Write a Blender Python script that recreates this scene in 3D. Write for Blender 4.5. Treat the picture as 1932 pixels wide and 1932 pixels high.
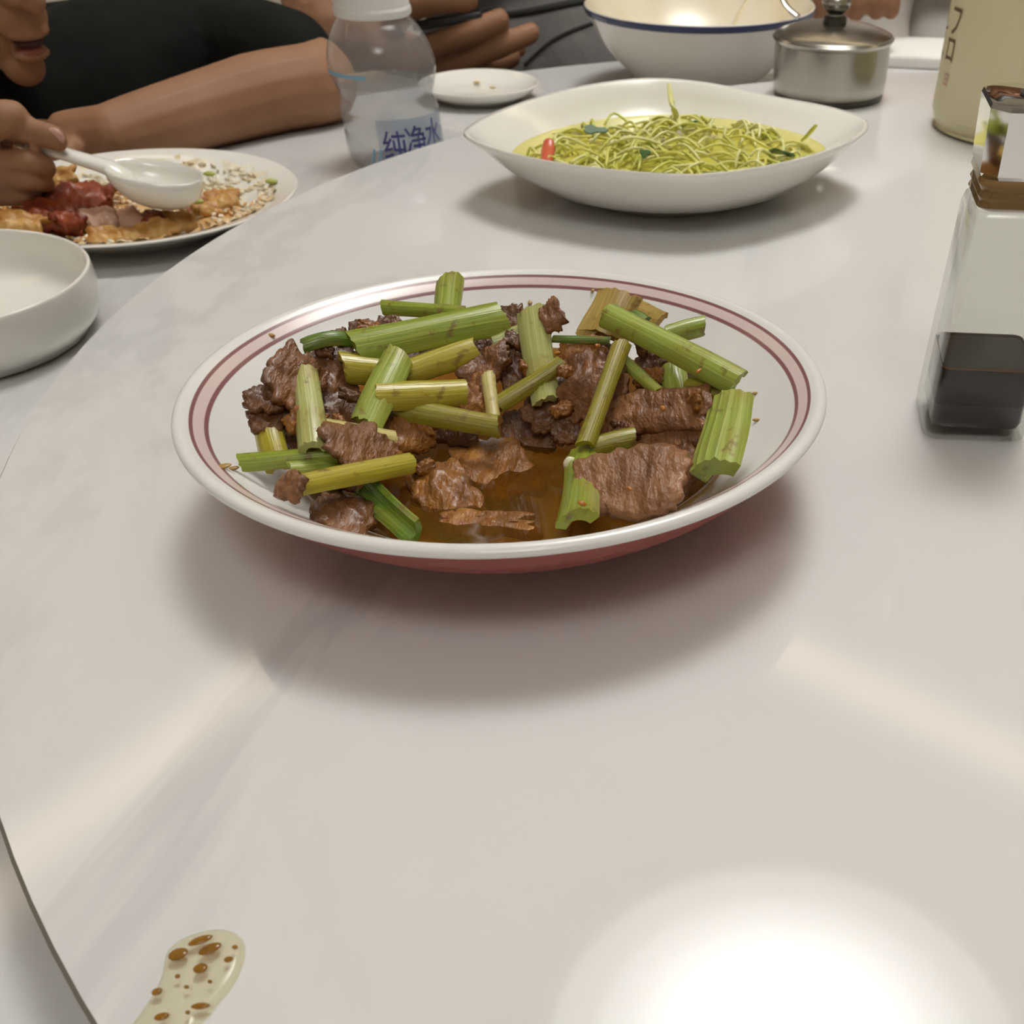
import bpy, bmesh, math, random
from mathutils import Vector, Matrix, noise
from mathutils.bvhtree import BVHTree
random.seed(7)
PI = math.pi
scene = bpy.context.scene
COL = scene.collection
for o in list(bpy.data.objects):
    bpy.data.objects.remove(o, do_unlink=True)

# ------------------------------------------------------------------ camera
# z = 0 is the top of the turntable; metres; the picture is an off-centre crop of a wide phone photo
FPX, PITCH, ROLL, OX, OY, CAMH = 1850.0, 0.8849, 0.0153, 322.9, 768.4, 0.19138
_fw = Vector((0, math.cos(PITCH), -math.sin(PITCH)))
_rt = Vector((1, 0, 0))
_up = _rt.cross(_fw)
_R = _rt * math.cos(ROLL) + _up * math.sin(ROLL)
_U = _up * math.cos(ROLL) - _rt * math.sin(ROLL)
CAMP = Vector((0, 0, CAMH))
cd = bpy.data.cameras.new('camera')
cam = bpy.data.objects.new('camera', cd)
COL.objects.link(cam)
m3 = Matrix((_R, _U, -_fw)).transposed()
cam.matrix_world = Matrix.Translation(CAMP) @ m3.to_4x4()
cd.sensor_fit = 'HORIZONTAL'
cd.sensor_width = 36.0
cd.lens = FPX / 1932 * 36
cd.shift_x = -OX / 1932
cd.shift_y = OY / 1932
cd.clip_start = 0.01
cd.clip_end = 50
cd.dof.use_dof = True
cd.dof.focus_distance = 0.345
cd.dof.aperture_fstop = 22
scene.camera = cam

# ------------------------------------------------------------------ world, exposure
w = bpy.data.worlds.new('World')
scene.world = w
w.use_nodes = True
w.node_tree.nodes['Background'].inputs[0].default_value = (0.9, 0.88, 0.84, 1)
w.node_tree.nodes['Background'].inputs[1].default_value = 0.3
vs = scene.view_settings
vs.view_transform = 'Standard'
vs.look = 'None'
vs.gamma = 1
vs.exposure = -0.24
vs.use_curve_mapping = False
LAMP_POWER = 19.0
COVE_POWER = 3.2


def ray(x, y):
    return _R * ((x - OX - 966) / FPX) - _U * ((y - OY - 966) / FPX) + _fw


def at(x, y, z):
    d = ray(x, y)
    return CAMP + d * ((z - CAMH) / d.z)


def aty(x, y, Y):
    d = ray(x, y)
    return CAMP + d * (Y / d.y)


# ------------------------------------------------------------------ materials
def new_mat(name):
    m = bpy.data.materials.new(name)
    m.use_nodes = True
    nt = m.node_tree
    return m, nt, nt.nodes['Principled BSDF']


def lnk(nt, a, b):
    nt.links.new(a, b)


def simple(name, col, rough=0.4, metal=0.0, spec=0.5, coat=0.0, sss=0.0, ior=1.5):
    m, nt, b = new_mat(name)
    b.inputs['Base Color'].default_value = (*col, 1)
    b.inputs['Roughness'].default_value = rough
    b.inputs['Metallic'].default_value = metal
    b.inputs['Specular IOR Level'].default_value = spec
    b.inputs['Coat Weight'].default_value = coat
    b.inputs['IOR'].default_value = ior
    if sss:
        b.inputs['Subsurface Weight'].default_value = sss
        b.inputs['Subsurface Scale'].default_value = 0.01
    return m


def noisy(name, stops, scale=30, rough=0.4, bump=0.0, detail=4, stretch=(1, 1, 1), spec=0.5, coat=0.0, sss=0.0, bscale=None, dist=0.0, bdist=0.001):
    m, nt, b = new_mat(name)
    tc = nt.nodes.new('ShaderNodeTexCoord')
    mp = nt.nodes.new('ShaderNodeMapping')
    mp.inputs['Scale'].default_value = stretch
    lnk(nt, tc.outputs['Object'], mp.inputs['Vector'])
    n = nt.nodes.new('ShaderNodeTexNoise')
    n.inputs['Scale'].default_value = scale
    n.inputs['Detail'].default_value = detail
    n.inputs['Distortion'].default_value = dist
    lnk(nt, mp.outputs[0], n.inputs['Vector'])
    r = nt.nodes.new('ShaderNodeValToRGB')
    els = r.color_ramp.elements
    while len(els) < len(stops):
        els.new(0.5)
    for e, (p, c) in zip(els, stops):
        e.position = p
        e.color = (*c, 1)
    lnk(nt, n.outputs['Fac'], r.inputs['Fac'])
    lnk(nt, r.outputs[0], b.inputs['Base Color'])
    b.inputs['Roughness'].default_value = rough
    b.inputs['Specular IOR Level'].default_value = spec
    b.inputs['Coat Weight'].default_value = coat
    b.inputs['Coat Roughness'].default_value = 0.1
    if sss:
        b.inputs['Subsurface Weight'].default_value = sss
        b.inputs['Subsurface Scale'].default_value = 0.005
    if bump:
        n2 = nt.nodes.new('ShaderNodeTexNoise')
        n2.inputs['Scale'].default_value = bscale or scale * 2
        n2.inputs['Detail'].default_value = 5
        lnk(nt, mp.outputs[0], n2.inputs['Vector'])
        bp = nt.nodes.new('ShaderNodeBump')
        bp.inputs['Strength'].default_value = bump
        bp.inputs['Distance'].default_value = bdist
        lnk(nt, n2.outputs['Fac'], bp.inputs['Height'])
        lnk(nt, bp.outputs[0], b.inputs['Normal'])
    return m


def marble(name, base, vein, rot, off, amount=1.0, rough=0.06):
    m, nt, b = new_mat(name)
    tc = nt.nodes.new('ShaderNodeTexCoord')
    mp = nt.nodes.new('ShaderNodeMapping')
    mp.inputs['Rotation'].default_value = (0, 0, rot)
    mp.inputs['Scale'].default_value = (1.0, 0.38, 1.0)
    mp.inputs['Location'].default_value = off
    lnk(nt, tc.outputs['Object'], mp.inputs['Vector'])
    fac = None
    for sc, wid, amt in ((4.2, 0.055, 0.62), (9.0, 0.04, 0.13), (2.2, 0.18, 0.42)):
        n = nt.nodes.new('ShaderNodeTexNoise')
        n.inputs['Scale'].default_value = sc
        n.inputs['Detail'].default_value = 6
        n.inputs['Roughness'].default_value = 0.6
        n.inputs['Distortion'].default_value = 0.9
        lnk(nt, mp.outputs[0], n.inputs['Vector'])
        s = nt.nodes.new('ShaderNodeMath'); s.operation = 'SUBTRACT'; s.inputs[1].default_value = 0.5
        lnk(nt, n.outputs['Fac'], s.inputs[0])
        a = nt.nodes.new('ShaderNodeMath'); a.operation = 'ABSOLUTE'
        lnk(nt, s.outputs[0], a.inputs[0])
        mr = nt.nodes.new('ShaderNodeMapRange')
        mr.interpolation_type = 'SMOOTHSTEP'
        mr.inputs['From Min'].default_value = 0
        mr.inputs['From Max'].default_value = wid
        mr.inputs['To Min'].default_value = amt * amount
        mr.inputs['To Max'].default_value = 0
        lnk(nt, a.outputs[0], mr.inputs['Value'])
        g = nt.nodes.new('ShaderNodeTexNoise')
        g.inputs['Scale'].default_value = sc * 0.6
        g.inputs['Detail'].default_value = 2
        lnk(nt, mp.outputs[0], g.inputs['Vector'])
        gr = nt.nodes.new('ShaderNodeMapRange')
        gr.interpolation_type = 'SMOOTHSTEP'
        gr.inputs['From Min'].default_value = 0.45
        gr.inputs['From Max'].default_value = 0.68
        lnk(nt, g.outputs['Fac'], gr.inputs['Value'])
        mu = nt.nodes.new('ShaderNodeMath'); mu.operation = 'MULTIPLY'
        lnk(nt, mr.outputs[0], mu.inputs[0]); lnk(nt, gr.outputs[0], mu.inputs[1])
        if fac is None:
            fac = mu.outputs[0]
        else:
            ad = nt.nodes.new('ShaderNodeMath'); ad.operation = 'ADD'; ad.use_clamp = True
            lnk(nt, fac, ad.inputs[0]); lnk(nt, mu.outputs[0], ad.inputs[1])
            fac = ad.outputs[0]
    mix = nt.nodes.new('ShaderNodeMix'); mix.data_type = 'RGBA'
    mix.inputs['A'].default_value = (*base, 1)
    mix.inputs['B'].default_value = (*vein, 1)
    lnk(nt, fac, mix.inputs['Factor'])
    lnk(nt, mix.outputs['Result'], b.inputs['Base Color'])
    b.inputs['Roughness'].default_value = rough
    return m


def emit(name, col, strength):
    m = bpy.data.materials.new(name)
    m.use_nodes = True
    nt = m.node_tree
    nt.nodes.clear()
    e = nt.nodes.new('ShaderNodeEmission')
    e.inputs[0].default_value = (*col, 1)
    e.inputs[1].default_value = strength
    o = nt.nodes.new('ShaderNodeOutputMaterial')
    lnk(nt, e.outputs[0], o.inputs[0])
    return m, nt, e


def schlick(nt, ior):
    """reflectance of a clear surface, the same from both sides"""
    f0 = ((ior - 1) / (ior + 1)) ** 2
    lw = nt.nodes.new('ShaderNodeLayerWeight'); lw.inputs['Blend'].default_value = 0.5
    pw = nt.nodes.new('ShaderNodeMath'); pw.operation = 'POWER'; pw.inputs[1].default_value = 5
    lnk(nt, lw.outputs['Facing'], pw.inputs[0])
    ma = nt.nodes.new('ShaderNodeMath'); ma.operation = 'MULTIPLY_ADD'
    ma.inputs[1].default_value = 1 - f0; ma.inputs[2].default_value = f0
    lnk(nt, pw.outputs[0], ma.inputs[0])
    return ma.outputs[0]


def thin_glass(name, tint, ior=1.45, rough=0.02, haze=0.0, hazecol=(.8, .8, .8)):
    """thin clear wall: straight-through light plus a Fresnel reflection"""
    m = bpy.data.materials.new(name)
    m.use_nodes = True
    nt = m.node_tree
    nt.nodes.clear()
    t = nt.nodes.new('ShaderNodeBsdfTransparent'); t.inputs[0].default_value = (*tint, 1)
    g = nt.nodes.new('ShaderNodeBsdfGlossy'); g.inputs['Roughness'].default_value = rough
    mx = nt.nodes.new('ShaderNodeMixShader')
    o = nt.nodes.new('ShaderNodeOutputMaterial')
    lnk(nt, schlick(nt, ior), mx.inputs[0])
    src = t.outputs[0]
    if haze:
        d = nt.nodes.new('ShaderNodeBsdfDiffuse'); d.inputs[0].default_value = (*hazecol, 1)
        m2 = nt.nodes.new('ShaderNodeMixShader'); m2.inputs[0].default_value = haze
        lnk(nt, t.outputs[0], m2.inputs[1]); lnk(nt, d.outputs[0], m2.inputs[2])
        src = m2.outputs[0]
    lnk(nt, src, mx.inputs[1]); lnk(nt, g.outputs[0], mx.inputs[2])
    lnk(nt, mx.outputs[0], o.inputs[0])
    return m


def skin(name, a, b_):
    return noisy(name, [(0.3, a), (0.7, b_)], scale=18, rough=0.62, bump=0.15, bscale=300, sss=0.08, bdist=0.0004)


M = {}
M['turntable'] = marble('turntable_marble', (.765, .757, .742), (.45, .45, .46), 0.75, (3.1, 1.3, 0), 0.55)
M['table'] = marble('table_marble', (.75, .745, .735), (.36, .37, .39), 1.1, (0.4, 5.2, 0), .8)
M['edge'] = simple('turntable_edge', (.17, .15, .115), 0.5)
M['porcelain'] = simple('porcelain', (.85, .84, .81), 0.12, coat=0.3)
M['cream_porcelain'] = simple('cream_porcelain', (.86, .84, .77), 0.15, coat=0.3)
M['red_glaze'] = simple('red_glaze', (.44, .095, .085), 0.2, coat=0.2)
M['blue_line'] = simple('blue_rim_line', (.015, .025, .085), 0.2)
M['chrome'] = simple('chrome', (.82, .82, .80), 0.05, metal=1)
M['steel'] = noisy('brushed_steel', [(0.3, (.36, .34, .30)), (0.7, (.44, .42, .37))], scale=40, rough=0.22, stretch=(1, 1, .05))
M['steel'].node_tree.nodes['Principled BSDF'].inputs['Metallic'].default_value = 1
M['steel_dark'] = simple('dark_steel', (.10, .10, .09), 0.35, metal=1)
M['white_plastic'] = simple('white_plastic', (.80, .79, .76), 0.35)
M['canister'] = simple('cream_canister_glaze', (.72, .66, .42), 0.35)
M['brown_ink'] = simple('brown_ink', (.16, .085, .03), 0.6)
M['pink_ink'] = simple('pink_ink', (.60, .25, .27), 0.6)
M['blue_ink'] = simple('blue_ink', (.05, .05, .22), 0.5)
M['light_blue_ink'] = simple('light_blue_ink', (.22, .45, .62), 0.5)
M['glass'] = thin_glass('clear_glass', (.93, .935, .92), 1.5)
M['pet'] = thin_glass('clear_plastic', (.93, .94, .95), 1.45, 0.05, 0.13, (.80, .77, .74))
M['label_film'] = thin_glass('label_film', (.80, .85, .92), 1.4, 0.1, 0.22, (.45, .52, .66))
M['amber'] = thin_glass('amber_collar', (.50, .36, .20), 1.5, 0.05, 0.4, (.30, .20, .09))
M['soy'] = simple('soy_sauce', (.012, .008, .006), 0.08)
M['soy_edge'] = simple('soy_thin_edge', (.10, .042, .012), 0.15)
M['skin_child'] = skin('skin_child', (.27, .128, .060), (.33, .165, .086))
M['skin_adult'] = skin('skin_adult', (.26, .120, .055), (.33, .158, .080))
M['lip'] = simple('lip', (.26, .075, .048), 0.4)
M['mouth_dark'] = simple('mouth_inside', (.05, .012, .01), 0.5)
M['hair'] = noisy('hair', [(0.3, (.008, .007, .006)), (0.7, (.02, .017, .014))], scale=60, rough=0.45, bump=0.5, stretch=(1, 1, .2))
M['eye_white'] = simple('eye_white', (.8, .78, .74), 0.2)
M['eye_dark'] = simple('eye_dark', (.02, .012, .008), 0.1)
M['nail'] = simple('nail', (.56, .31, .25), 0.3)
M['black_shirt'] = noisy('black_cotton', [(0.3, (.0035, .0042, .0036)), (0.75, (.008, .0096, .0082))], scale=14, rough=0.85, bump=0.6, bscale=22, spec=0.2, bdist=0.01)
M['print_grey'] = simple('shirt_print', (.045, .05, .045), 0.8)
M['grey_cloth'] = noisy('grey_cloth', [(0.3, (.10, .094, .09)), (0.7, (.17, .16, .152))], scale=9, rough=0.9, bump=0.7, bscale=16, spec=0.2, bdist=0.015)
M['shoe_and_line_black'] = simple('shoe_and_line_black', (.020, .020, .018), 0.9)  # shoes, and the black tubes on the grey top
M['taupe_cloth'] = noisy('taupe_cloth', [(0.3, (.56, .52, .47)), (0.7, (.62, .58, .53))], scale=9, rough=0.9, bump=0.3, bscale=16, spec=0.2, bdist=0.01)
M['dark_trousers'] = simple('dark_trousers', (.03, .032, .04), 0.9)
M['wall'] = noisy('wall_paint', [(0.35, (.70, .655, .59)), (0.65, (.75, .70, .64))], scale=4, rough=0.8)
M['ceiling'] = noisy('ceiling_paint', [(0.35, (.84, .83, .81)), (0.65, (.87, .86, .84))], scale=3, rough=0.9)
M['floor'] = noisy('floor_stone', [(0.3, (.50, .47, .43)), (0.7, (.58, .55, .51))], scale=5, rough=0.35)
M['wood'] = noisy('dark_wood', [(0.3, (.10, .055, .03)), (0.7, (.18, .10, .055))], scale=14, rough=0.4, stretch=(1, 1, .15))
M['white_metal'] = simple('white_metal', (.72, .71, .69), 0.4)
M['grey_ring'] = simple('grey_ring', (.22, .21, .20), 0.7)
M['napkin'] = simple('napkin_paper', (.88, .87, .82), 0.85)
M['phone'] = simple('phone_black', (.012, .012, .013), 0.25)

# ------------------------------------------------------------------ object helpers
def finish(me, mat, smooth=True):
    if mat is not None:
        for mm in (mat if isinstance(mat, (list, tuple)) else [mat]):
            me.materials.append(mm)
    if smooth:
        for p in me.polygons:
            p.use_smooth = True
    me.update()


def link(name, me, parent=None, loc=None):
    o = bpy.data.objects.new(name, me)
    COL.objects.link(o)
    if loc is not None:
        o.location = loc
    if parent is not None:
        o.parent = parent
    return o


def tag(o, label=None, cat=None, group=None, kind=None):
    if label: o['label'] = label
    if cat: o['category'] = cat
    if group: o['group'] = group
    if kind: o['kind'] = kind
    return o


def thing(name, label, cat, loc=(0, 0, 0), rz=0.0, group=None):
    o = bpy.data.objects.new(name, None)
    o.empty_display_size = 0.02
    COL.objects.link(o)
    o.location = loc
    o.rotation_euler = (0, 0, rz)
    return tag(o, label, cat, group)


def obj_bm(name, bm, mat, parent=None, loc=None, smooth=True, auto=None):
    bmesh.ops.recalc_face_normals(bm, faces=bm.faces)
    me = bpy.data.meshes.new(name)
    bm.to_mesh(me)
    bm.free()
    finish(me, mat, smooth)
    if auto is not None:
        try:
            me.set_sharp_from_angle(angle=auto)
        except Exception:
            pass
    return link(name, me, parent, loc)


def lathe_bm(prof, seg=64, bm=None, c=(0, 0, 0), mats=None):
    bm = bm or bmesh.new()
    rings = []
    for (r, z) in prof:
        if r < 1e-6:
            rings.append([bm.verts.new((c[0], c[1], c[2] + z))])
        else:
            rings.append([bm.verts.new((c[0] + r * math.cos(2 * PI * i / seg), c[1] + r * math.sin(2 * PI * i / seg), c[2] + z)) for i in range(seg)])
    for k in range(len(rings) - 1):
        a, b = rings[k], rings[k + 1]
        mi = mats[k] if mats else 0
        for i in range(seg):
            j = (i + 1) % seg
            if len(a) == 1 and len(b) == 1:
                continue
            if len(a) == 1:
                f = bm.faces.new((a[0], b[j], b[i]))
            elif len(b) == 1:
                f = bm.faces.new((a[i], a[j], b[0]))
            else:
                f = bm.faces.new((a[i], a[j], b[j], b[i]))
            f.material_index = mi
    return bm


def catmull(pts, n=6):
    out = []
    P = [Vector(p) for p in pts]
    for i in range(len(P) - 1):
        p0 = P[max(i - 1, 0)]; p1 = P[i]; p2 = P[i + 1]; p3 = P[min(i + 2, len(P) - 1)]
        for k in range(n):
            t = k / n
            out.append(0.5 * ((2 * p1) + (p2 - p0) * t + (2 * p0 - 5 * p1 + 4 * p2 - p3) * t * t + (3 * p1 - p0 - 3 * p2 + p3) * t ** 3))
    out.append(P[-1])
    return out


def smooth_prof(prof, n=5):
    return [(p.x, p.y) for p in catmull([(r, z, 0) for r, z in prof], n)]


def box_bm(sx, sy, sz, c=(0, 0, 0), bev=0.0, bm=None, mat4=None, seg=2):
    nb = bmesh.new()
    bmesh.ops.create_cube(nb, size=1)
    bmesh.ops.scale(nb, vec=(sx, sy, sz), verts=nb.verts)
    if bev:
        bmesh.ops.bevel(nb, geom=list(nb.edges), offset=bev, segments=seg, profile=0.5, affect='EDGES')
    bmesh.ops.translate(nb, vec=c, verts=nb.verts)
    if mat4 is not None:
        bmesh.ops.transform(nb, matrix=mat4, verts=nb.verts)
    if bm is None:
        return nb
    me = bpy.data.meshes.new('t')
    nb.to_mesh(me); nb.free()
    bm.from_mesh(me)
    bpy.data.meshes.remove(me)
    return bm


def frame_from(d, upv=Vector((0, 0, 1))):
    d = d.normalized()
    s = d.cross(upv)
    if s.length < 1e-4:
        s = d.cross(Vector((1, 0, 0)))
    s.normalize()
    n = s.cross(d).normalized()
    return s, n


def tube_bm(pts, radii, seg=12, bm=None, flat=1.0, caps=True):
    """swept round tube, rounded by its radii; flat squashes it along its normal"""
    bm = bm or bmesh.new()
    rings = []
    n = len(pts)
    for i, p in enumerate(pts):
        d = pts[min(i + 1, n - 1)] - pts[max(i - 1, 0)]
        s, nn = frame_from(d)
        r = radii[i]
        rings.append([bm.verts.new(p + s * (r * math.cos(2 * PI * k / seg)) + nn * (flat * r * math.sin(2 * PI * k / seg))) for k in range(seg)])
    for a, b in zip(rings, rings[1:]):
        for k in range(seg):
            j = (k + 1) % seg
            bm.faces.new((a[k], a[j], b[j], b[k]))
    if caps:
        bm.faces.new(rings[0][::-1])
        bm.faces.new(rings[-1])
    return bm


def ellipsoid(bm, c, r, rot=None, u=20, v=12):
    nb = bmesh.new()
    bmesh.ops.create_uvsphere(nb, u_segments=u, v_segments=v, radius=1)
    mt = Matrix.Translation(Vector(c)) @ (rot.to_4x4() if rot is not None else Matrix.Identity(4)) @ Matrix.Diagonal((*r, 1))
    bmesh.ops.transform(nb, matrix=mt, verts=nb.verts)
    me = bpy.data.meshes.new('t')
    nb.to_mesh(me); nb.free()
    bm.from_mesh(me)
    bpy.data.meshes.remove(me)


def chain(bm, pts, seg=14):
    """tapered limb: list of (point, radius)"""
    P = [Vector(p) for p, r in pts]
    Rr = [r for p, r in pts]
    n = 5
    pp = catmull(P, n)
    rr = []
    for i in range(len(P) - 1):
        for k in range(n):
            t = k / n
            rr.append(Rr[i] * (1 - t) + Rr[i + 1] * t)
    rr.append(Rr[-1])
    tube_bm(pp, rr, seg, bm)
    ellipsoid(bm, P[0], (Rr[0],) * 3, u=12, v=8)
    ellipsoid(bm, P[-1], (Rr[-1],) * 3, u=12, v=8)


def remeshed(name, bm, mat, voxel, parent=None, smooth_it=4):
    bmesh.ops.recalc_face_normals(bm, faces=bm.faces)
    me = bpy.data.meshes.new('tmp_' + name)
    bm.to_mesh(me); bm.free()
    o = bpy.data.objects.new('tmp_' + name, me)
    COL.objects.link(o)
    r = o.modifiers.new('r', 'REMESH'); r.mode = 'VOXEL'; r.voxel_size = voxel; r.use_smooth_shade = True
    s = o.modifiers.new('s', 'SMOOTH'); s.factor = 0.5; s.iterations = smooth_it
    dg = bpy.context.evaluated_depsgraph_get()
    dg.update()
    ev = o.evaluated_get(dg)
    new = bpy.data.meshes.new_from_object(ev)
    bpy.data.objects.remove(o, do_unlink=True)
    new.materials.clear()
    finish(new, mat, True)
    return link(name, new, parent)


def text_mesh(s, size, extrude=0.0):
    cu = bpy.data.curves.new('txt', 'FONT')
    cu.body = s
    cu.size = size
    cu.extrude = extrude
    cu.offset = size * .008
    cu.align_x = 'CENTER'
    cu.align_y = 'CENTER'
    cu.resolution_u = 3
    o = bpy.data.objects.new('txt', cu)
    COL.objects.link(o)
    dg = bpy.context.evaluated_depsgraph_get(); dg.update()
    me = bpy.data.meshes.new_from_object(o.evaluated_get(dg))
    bpy.data.objects.remove(o, do_unlink=True)
    return me


def wrap_text(name, s, size, r, ang, z, mat, parent, lean=0.0):
    """lettering printed on an upright cylinder of radius r, centred at angle ang and height z"""
    me = text_mesh(s, size)
    bm = bmesh.new(); bm.from_mesh(me); bpy.data.meshes.remove(me)
    bmesh.ops.triangulate(bm, faces=bm.faces)
    bmesh.ops.subdivide_edges(bm, edges=bm.edges, cuts=1)
    for v_ in bm.verts:
        x, y = v_.co.x, v_.co.y
        a = ang + (x + lean * y) / r
        v_.co = Vector((r * math.cos(a), r * math.sin(a), z + y))
    me = bpy.data.meshes.new(name)
    bm.to_mesh(me); bm.free()
    finish(me, mat, False)
    return link(name, me, parent)


# ------------------------------------------------------------------ room
TX, TY, TR = 0.3053, 0.5245, 0.597       # turntable
TZ, TABR = -0.030, 0.885                 # tabletop under it
FLOOR, CEIL = TZ - 0.75, 1.90
rot = math.radians(-36)
RC = Vector((0.35, 1.05, 0))             # room centre
HX, HY = 2.9, 2.75
rm = Matrix.Translation(RC) @ Matrix.Rotation(rot, 4, 'Z')


def slab(name, sx, sy, sz, c, mat):
    o = obj_bm(name, box_bm(sx, sy, sz, c, mat4=rm), mat, smooth=False)
    o['kind'] = 'structure'
    return o


slab('floor', 2 * HX + .2, 2 * HY + .2, .1, (0, 0, FLOOR - .05), M['floor'])
slab('ceiling', 2 * HX + .2, 2 * HY + .2, .1, (0, 0, CEIL + .05), M['ceiling'])
hh = CEIL - FLOOR
slab('wall_back', 2 * HX + .2, .1, hh, (0, HY + .05, FLOOR + hh / 2), M['wall'])
slab('wall_front', 2 * HX + .2, .1, hh, (0, -HY - .05, FLOOR + hh / 2), M['wall'])
slab('wall_left', .1, 2 * HY, hh, (-HX - .05, 0, FLOOR + hh / 2), M['wall'])
slab('wall_right', .1, 2 * HY, hh, (HX + .05, 0, FLOOR + hh / 2), M['wall'])

# round ceiling lamp, and an added unseen one as fill
def disc_glow(power):
    em, ent, ee = emit('lamp_disc_glow', (1.0, 0.98, 0.94), power)
    tc = ent.nodes.new('ShaderNodeTexCoord')
    ln = ent.nodes.new('ShaderNodeVectorMath'); ln.operation = 'LENGTH'
    lnk(ent, tc.outputs['Object'], ln.inputs[0])
    mr = ent.nodes.new('ShaderNodeMapRange')
    mr.interpolation_type = 'SMOOTHSTEP'
    mr.inputs['From Min'].default_value = .05
    mr.inputs['From Max'].default_value = .46
    mr.inputs['To Min'].default_value = power * 1.5
    mr.inputs['To Max'].default_value = power * 0.34
    lnk(ent, ln.outputs['Value'], mr.inputs['Value'])
    lnk(ent, mr.outputs[0], ee.inputs[1])
    return em


rim_em, _, _ = emit('lamp_ring_glow', (1.0, .97, .92), 3.4)


def ceiling_or_fill_lamp(x, y, label, power):
    lamp = thing('ceiling_or_fill_lamp', label, 'lamp', (x, y, CEIL - .05))
    obj_bm('glowing_disc', lathe_bm([(0, 0), (.464, 0), (.464, .02), (0, .02)], 72), disc_glow(power), lamp, smooth=False)
    for k in range(6):
        b = bmesh.new()
        a0 = k * PI / 3 + .5 + .012
        a1 = (k + 1) * PI / 3 + .5 - .012
        n = 14
        rows = []
        for i in range(n + 1):
            a = a0 + (a1 - a0) * i / n
            rows.append([b.verts.new((r_ * math.cos(a), r_ * math.sin(a), z_)) for r_, z_ in ((.486, 0), (.572, 0), (.572, .03), (.486, .03))])
        for p_, q_ in zip(rows, rows[1:]):
            for j in range(4):
                b.faces.new((p_[j], p_[(j + 1) % 4], q_[(j + 1) % 4], q_[j]))
        b.faces.new(rows[0]); b.faces.new(rows[-1][::-1])
        obj_bm('ring_segment', b, rim_em, lamp, smooth=False)
    obj_bm('outer_ring', lathe_bm([(.578, .006), (.69, .006), (.70, .05), (.578, .05), (.578, .006)], 72), M['grey_ring'], lamp, smooth=False)


ceiling_or_fill_lamp(0.250, 1.285, 'big round white ceiling lamp in two rings above the far side of the dining table', LAMP_POWER)
ceiling_or_fill_lamp(0.10, -0.95, 'added unseen fill lamp, round and white, on the ceiling away from the dining table', LAMP_POWER * .42)  # added behind the camera to lighten the shadows in front of the bowl


# warm strips along two ceiling edges
def cove(name, p0, p1, width, label):
    p0, p1 = Vector(p0), Vector(p1)
    d = p1 - p0
    L = d.length
    t = thing(name, label, 'light strip', ((p0.x + p1.x) / 2, (p0.y + p1.y) / 2, CEIL - .03), math.atan2(d.y, d.x))
    m, nt, e = emit('cove_glow', (1.0, .80, .52), COVE_POWER)
    tc = nt.nodes.new('ShaderNodeTexCoord')
    sp = nt.nodes.new('ShaderNodeSeparateXYZ')
    lnk(nt, tc.outputs['Object'], sp.inputs[0])
    ab = nt.nodes.new('ShaderNodeMath'); ab.operation = 'ABSOLUTE'
    lnk(nt, sp.outputs['Y'], ab.inputs[0])
    mr = nt.nodes.new('ShaderNodeMapRange'); mr.interpolation_type = 'SMOOTHSTEP'
    mr.inputs['From Min'].default_value = 0
    mr.inputs['From Max'].default_value = width / 2
    mr.inputs['To Min'].default_value = COVE_POWER
    mr.inputs['To Max'].default_value = 0.3
    lnk(nt, ab.outputs[0], mr.inputs['Value'])
    lnk(nt, mr.outputs[0], e.inputs[1])
    obj_bm('diffuser', box_bm(L, width, .02, (0, 0, 0)), m, t, smooth=False)
    obj_bm('housing', box_bm(L + .04, width + .06, .02, (0, 0, .02)), M['white_metal'], t, smooth=False)


def room_pt(x, y):
    q = rm @ Vector((x, y, 0))
    return (q.x, q.y)


cove('ceiling_strip', (-.35, 3.43, 0), (2.1, 1.52, 0), .40, 'long warm ceiling light strip along the back wall')
cove('ceiling_strip', (-1.32, 2.95, 0), (-2.35, .95, 0), .40, 'long warm ceiling light strip along the left wall')

# ------------------------------------------------------------------ table and turntable
t = thing('dining_table', 'large round white marbled dining table under the turntable', 'table', (TX, TY, FLOOR))
th = TZ - FLOOR
obj_bm('tabletop', lathe_bm([(0, th - .03), (TABR - .01, th - .03), (TABR, th - .022), (TABR, th - .005), (TABR - .004, th), (0, th)], 128), M['table'], t, auto=.6)
obj_bm('pedestal', lathe_bm([(0, 0), (.38, 0), (.38, .02), (.34, .035), (.16, .09), (.14, .2), (.14, th - .12), (.22, th - .05), (.30, th - .029), (0, th - .029)], 48), M['white_metal'], t, auto=.6)
t = thing('turntable', 'round white marbled turntable on the dining table', 'turntable', (TX, TY, TZ))
obj_bm('plate', lathe_bm([(0, .0185), (TR - .004, .0185), (TR - .0005, .0205), (TR, .0225), (TR, .0288), (TR - .0013, .03), (0, .03)], 200, mats=[1, 1, 1, 1, 1, 0]), [M['turntable'], M['edge']], t, auto=.5)
obj_bm('bearing', lathe_bm([(0, 0), (.16, 0), (.16, .0187), (0, .0187)], 48), M['steel'], t, auto=.5)

# ------------------------------------------------------------------ main bowl
BX, BY = -0.0664, 0.3731
HB = 0.0409


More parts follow.
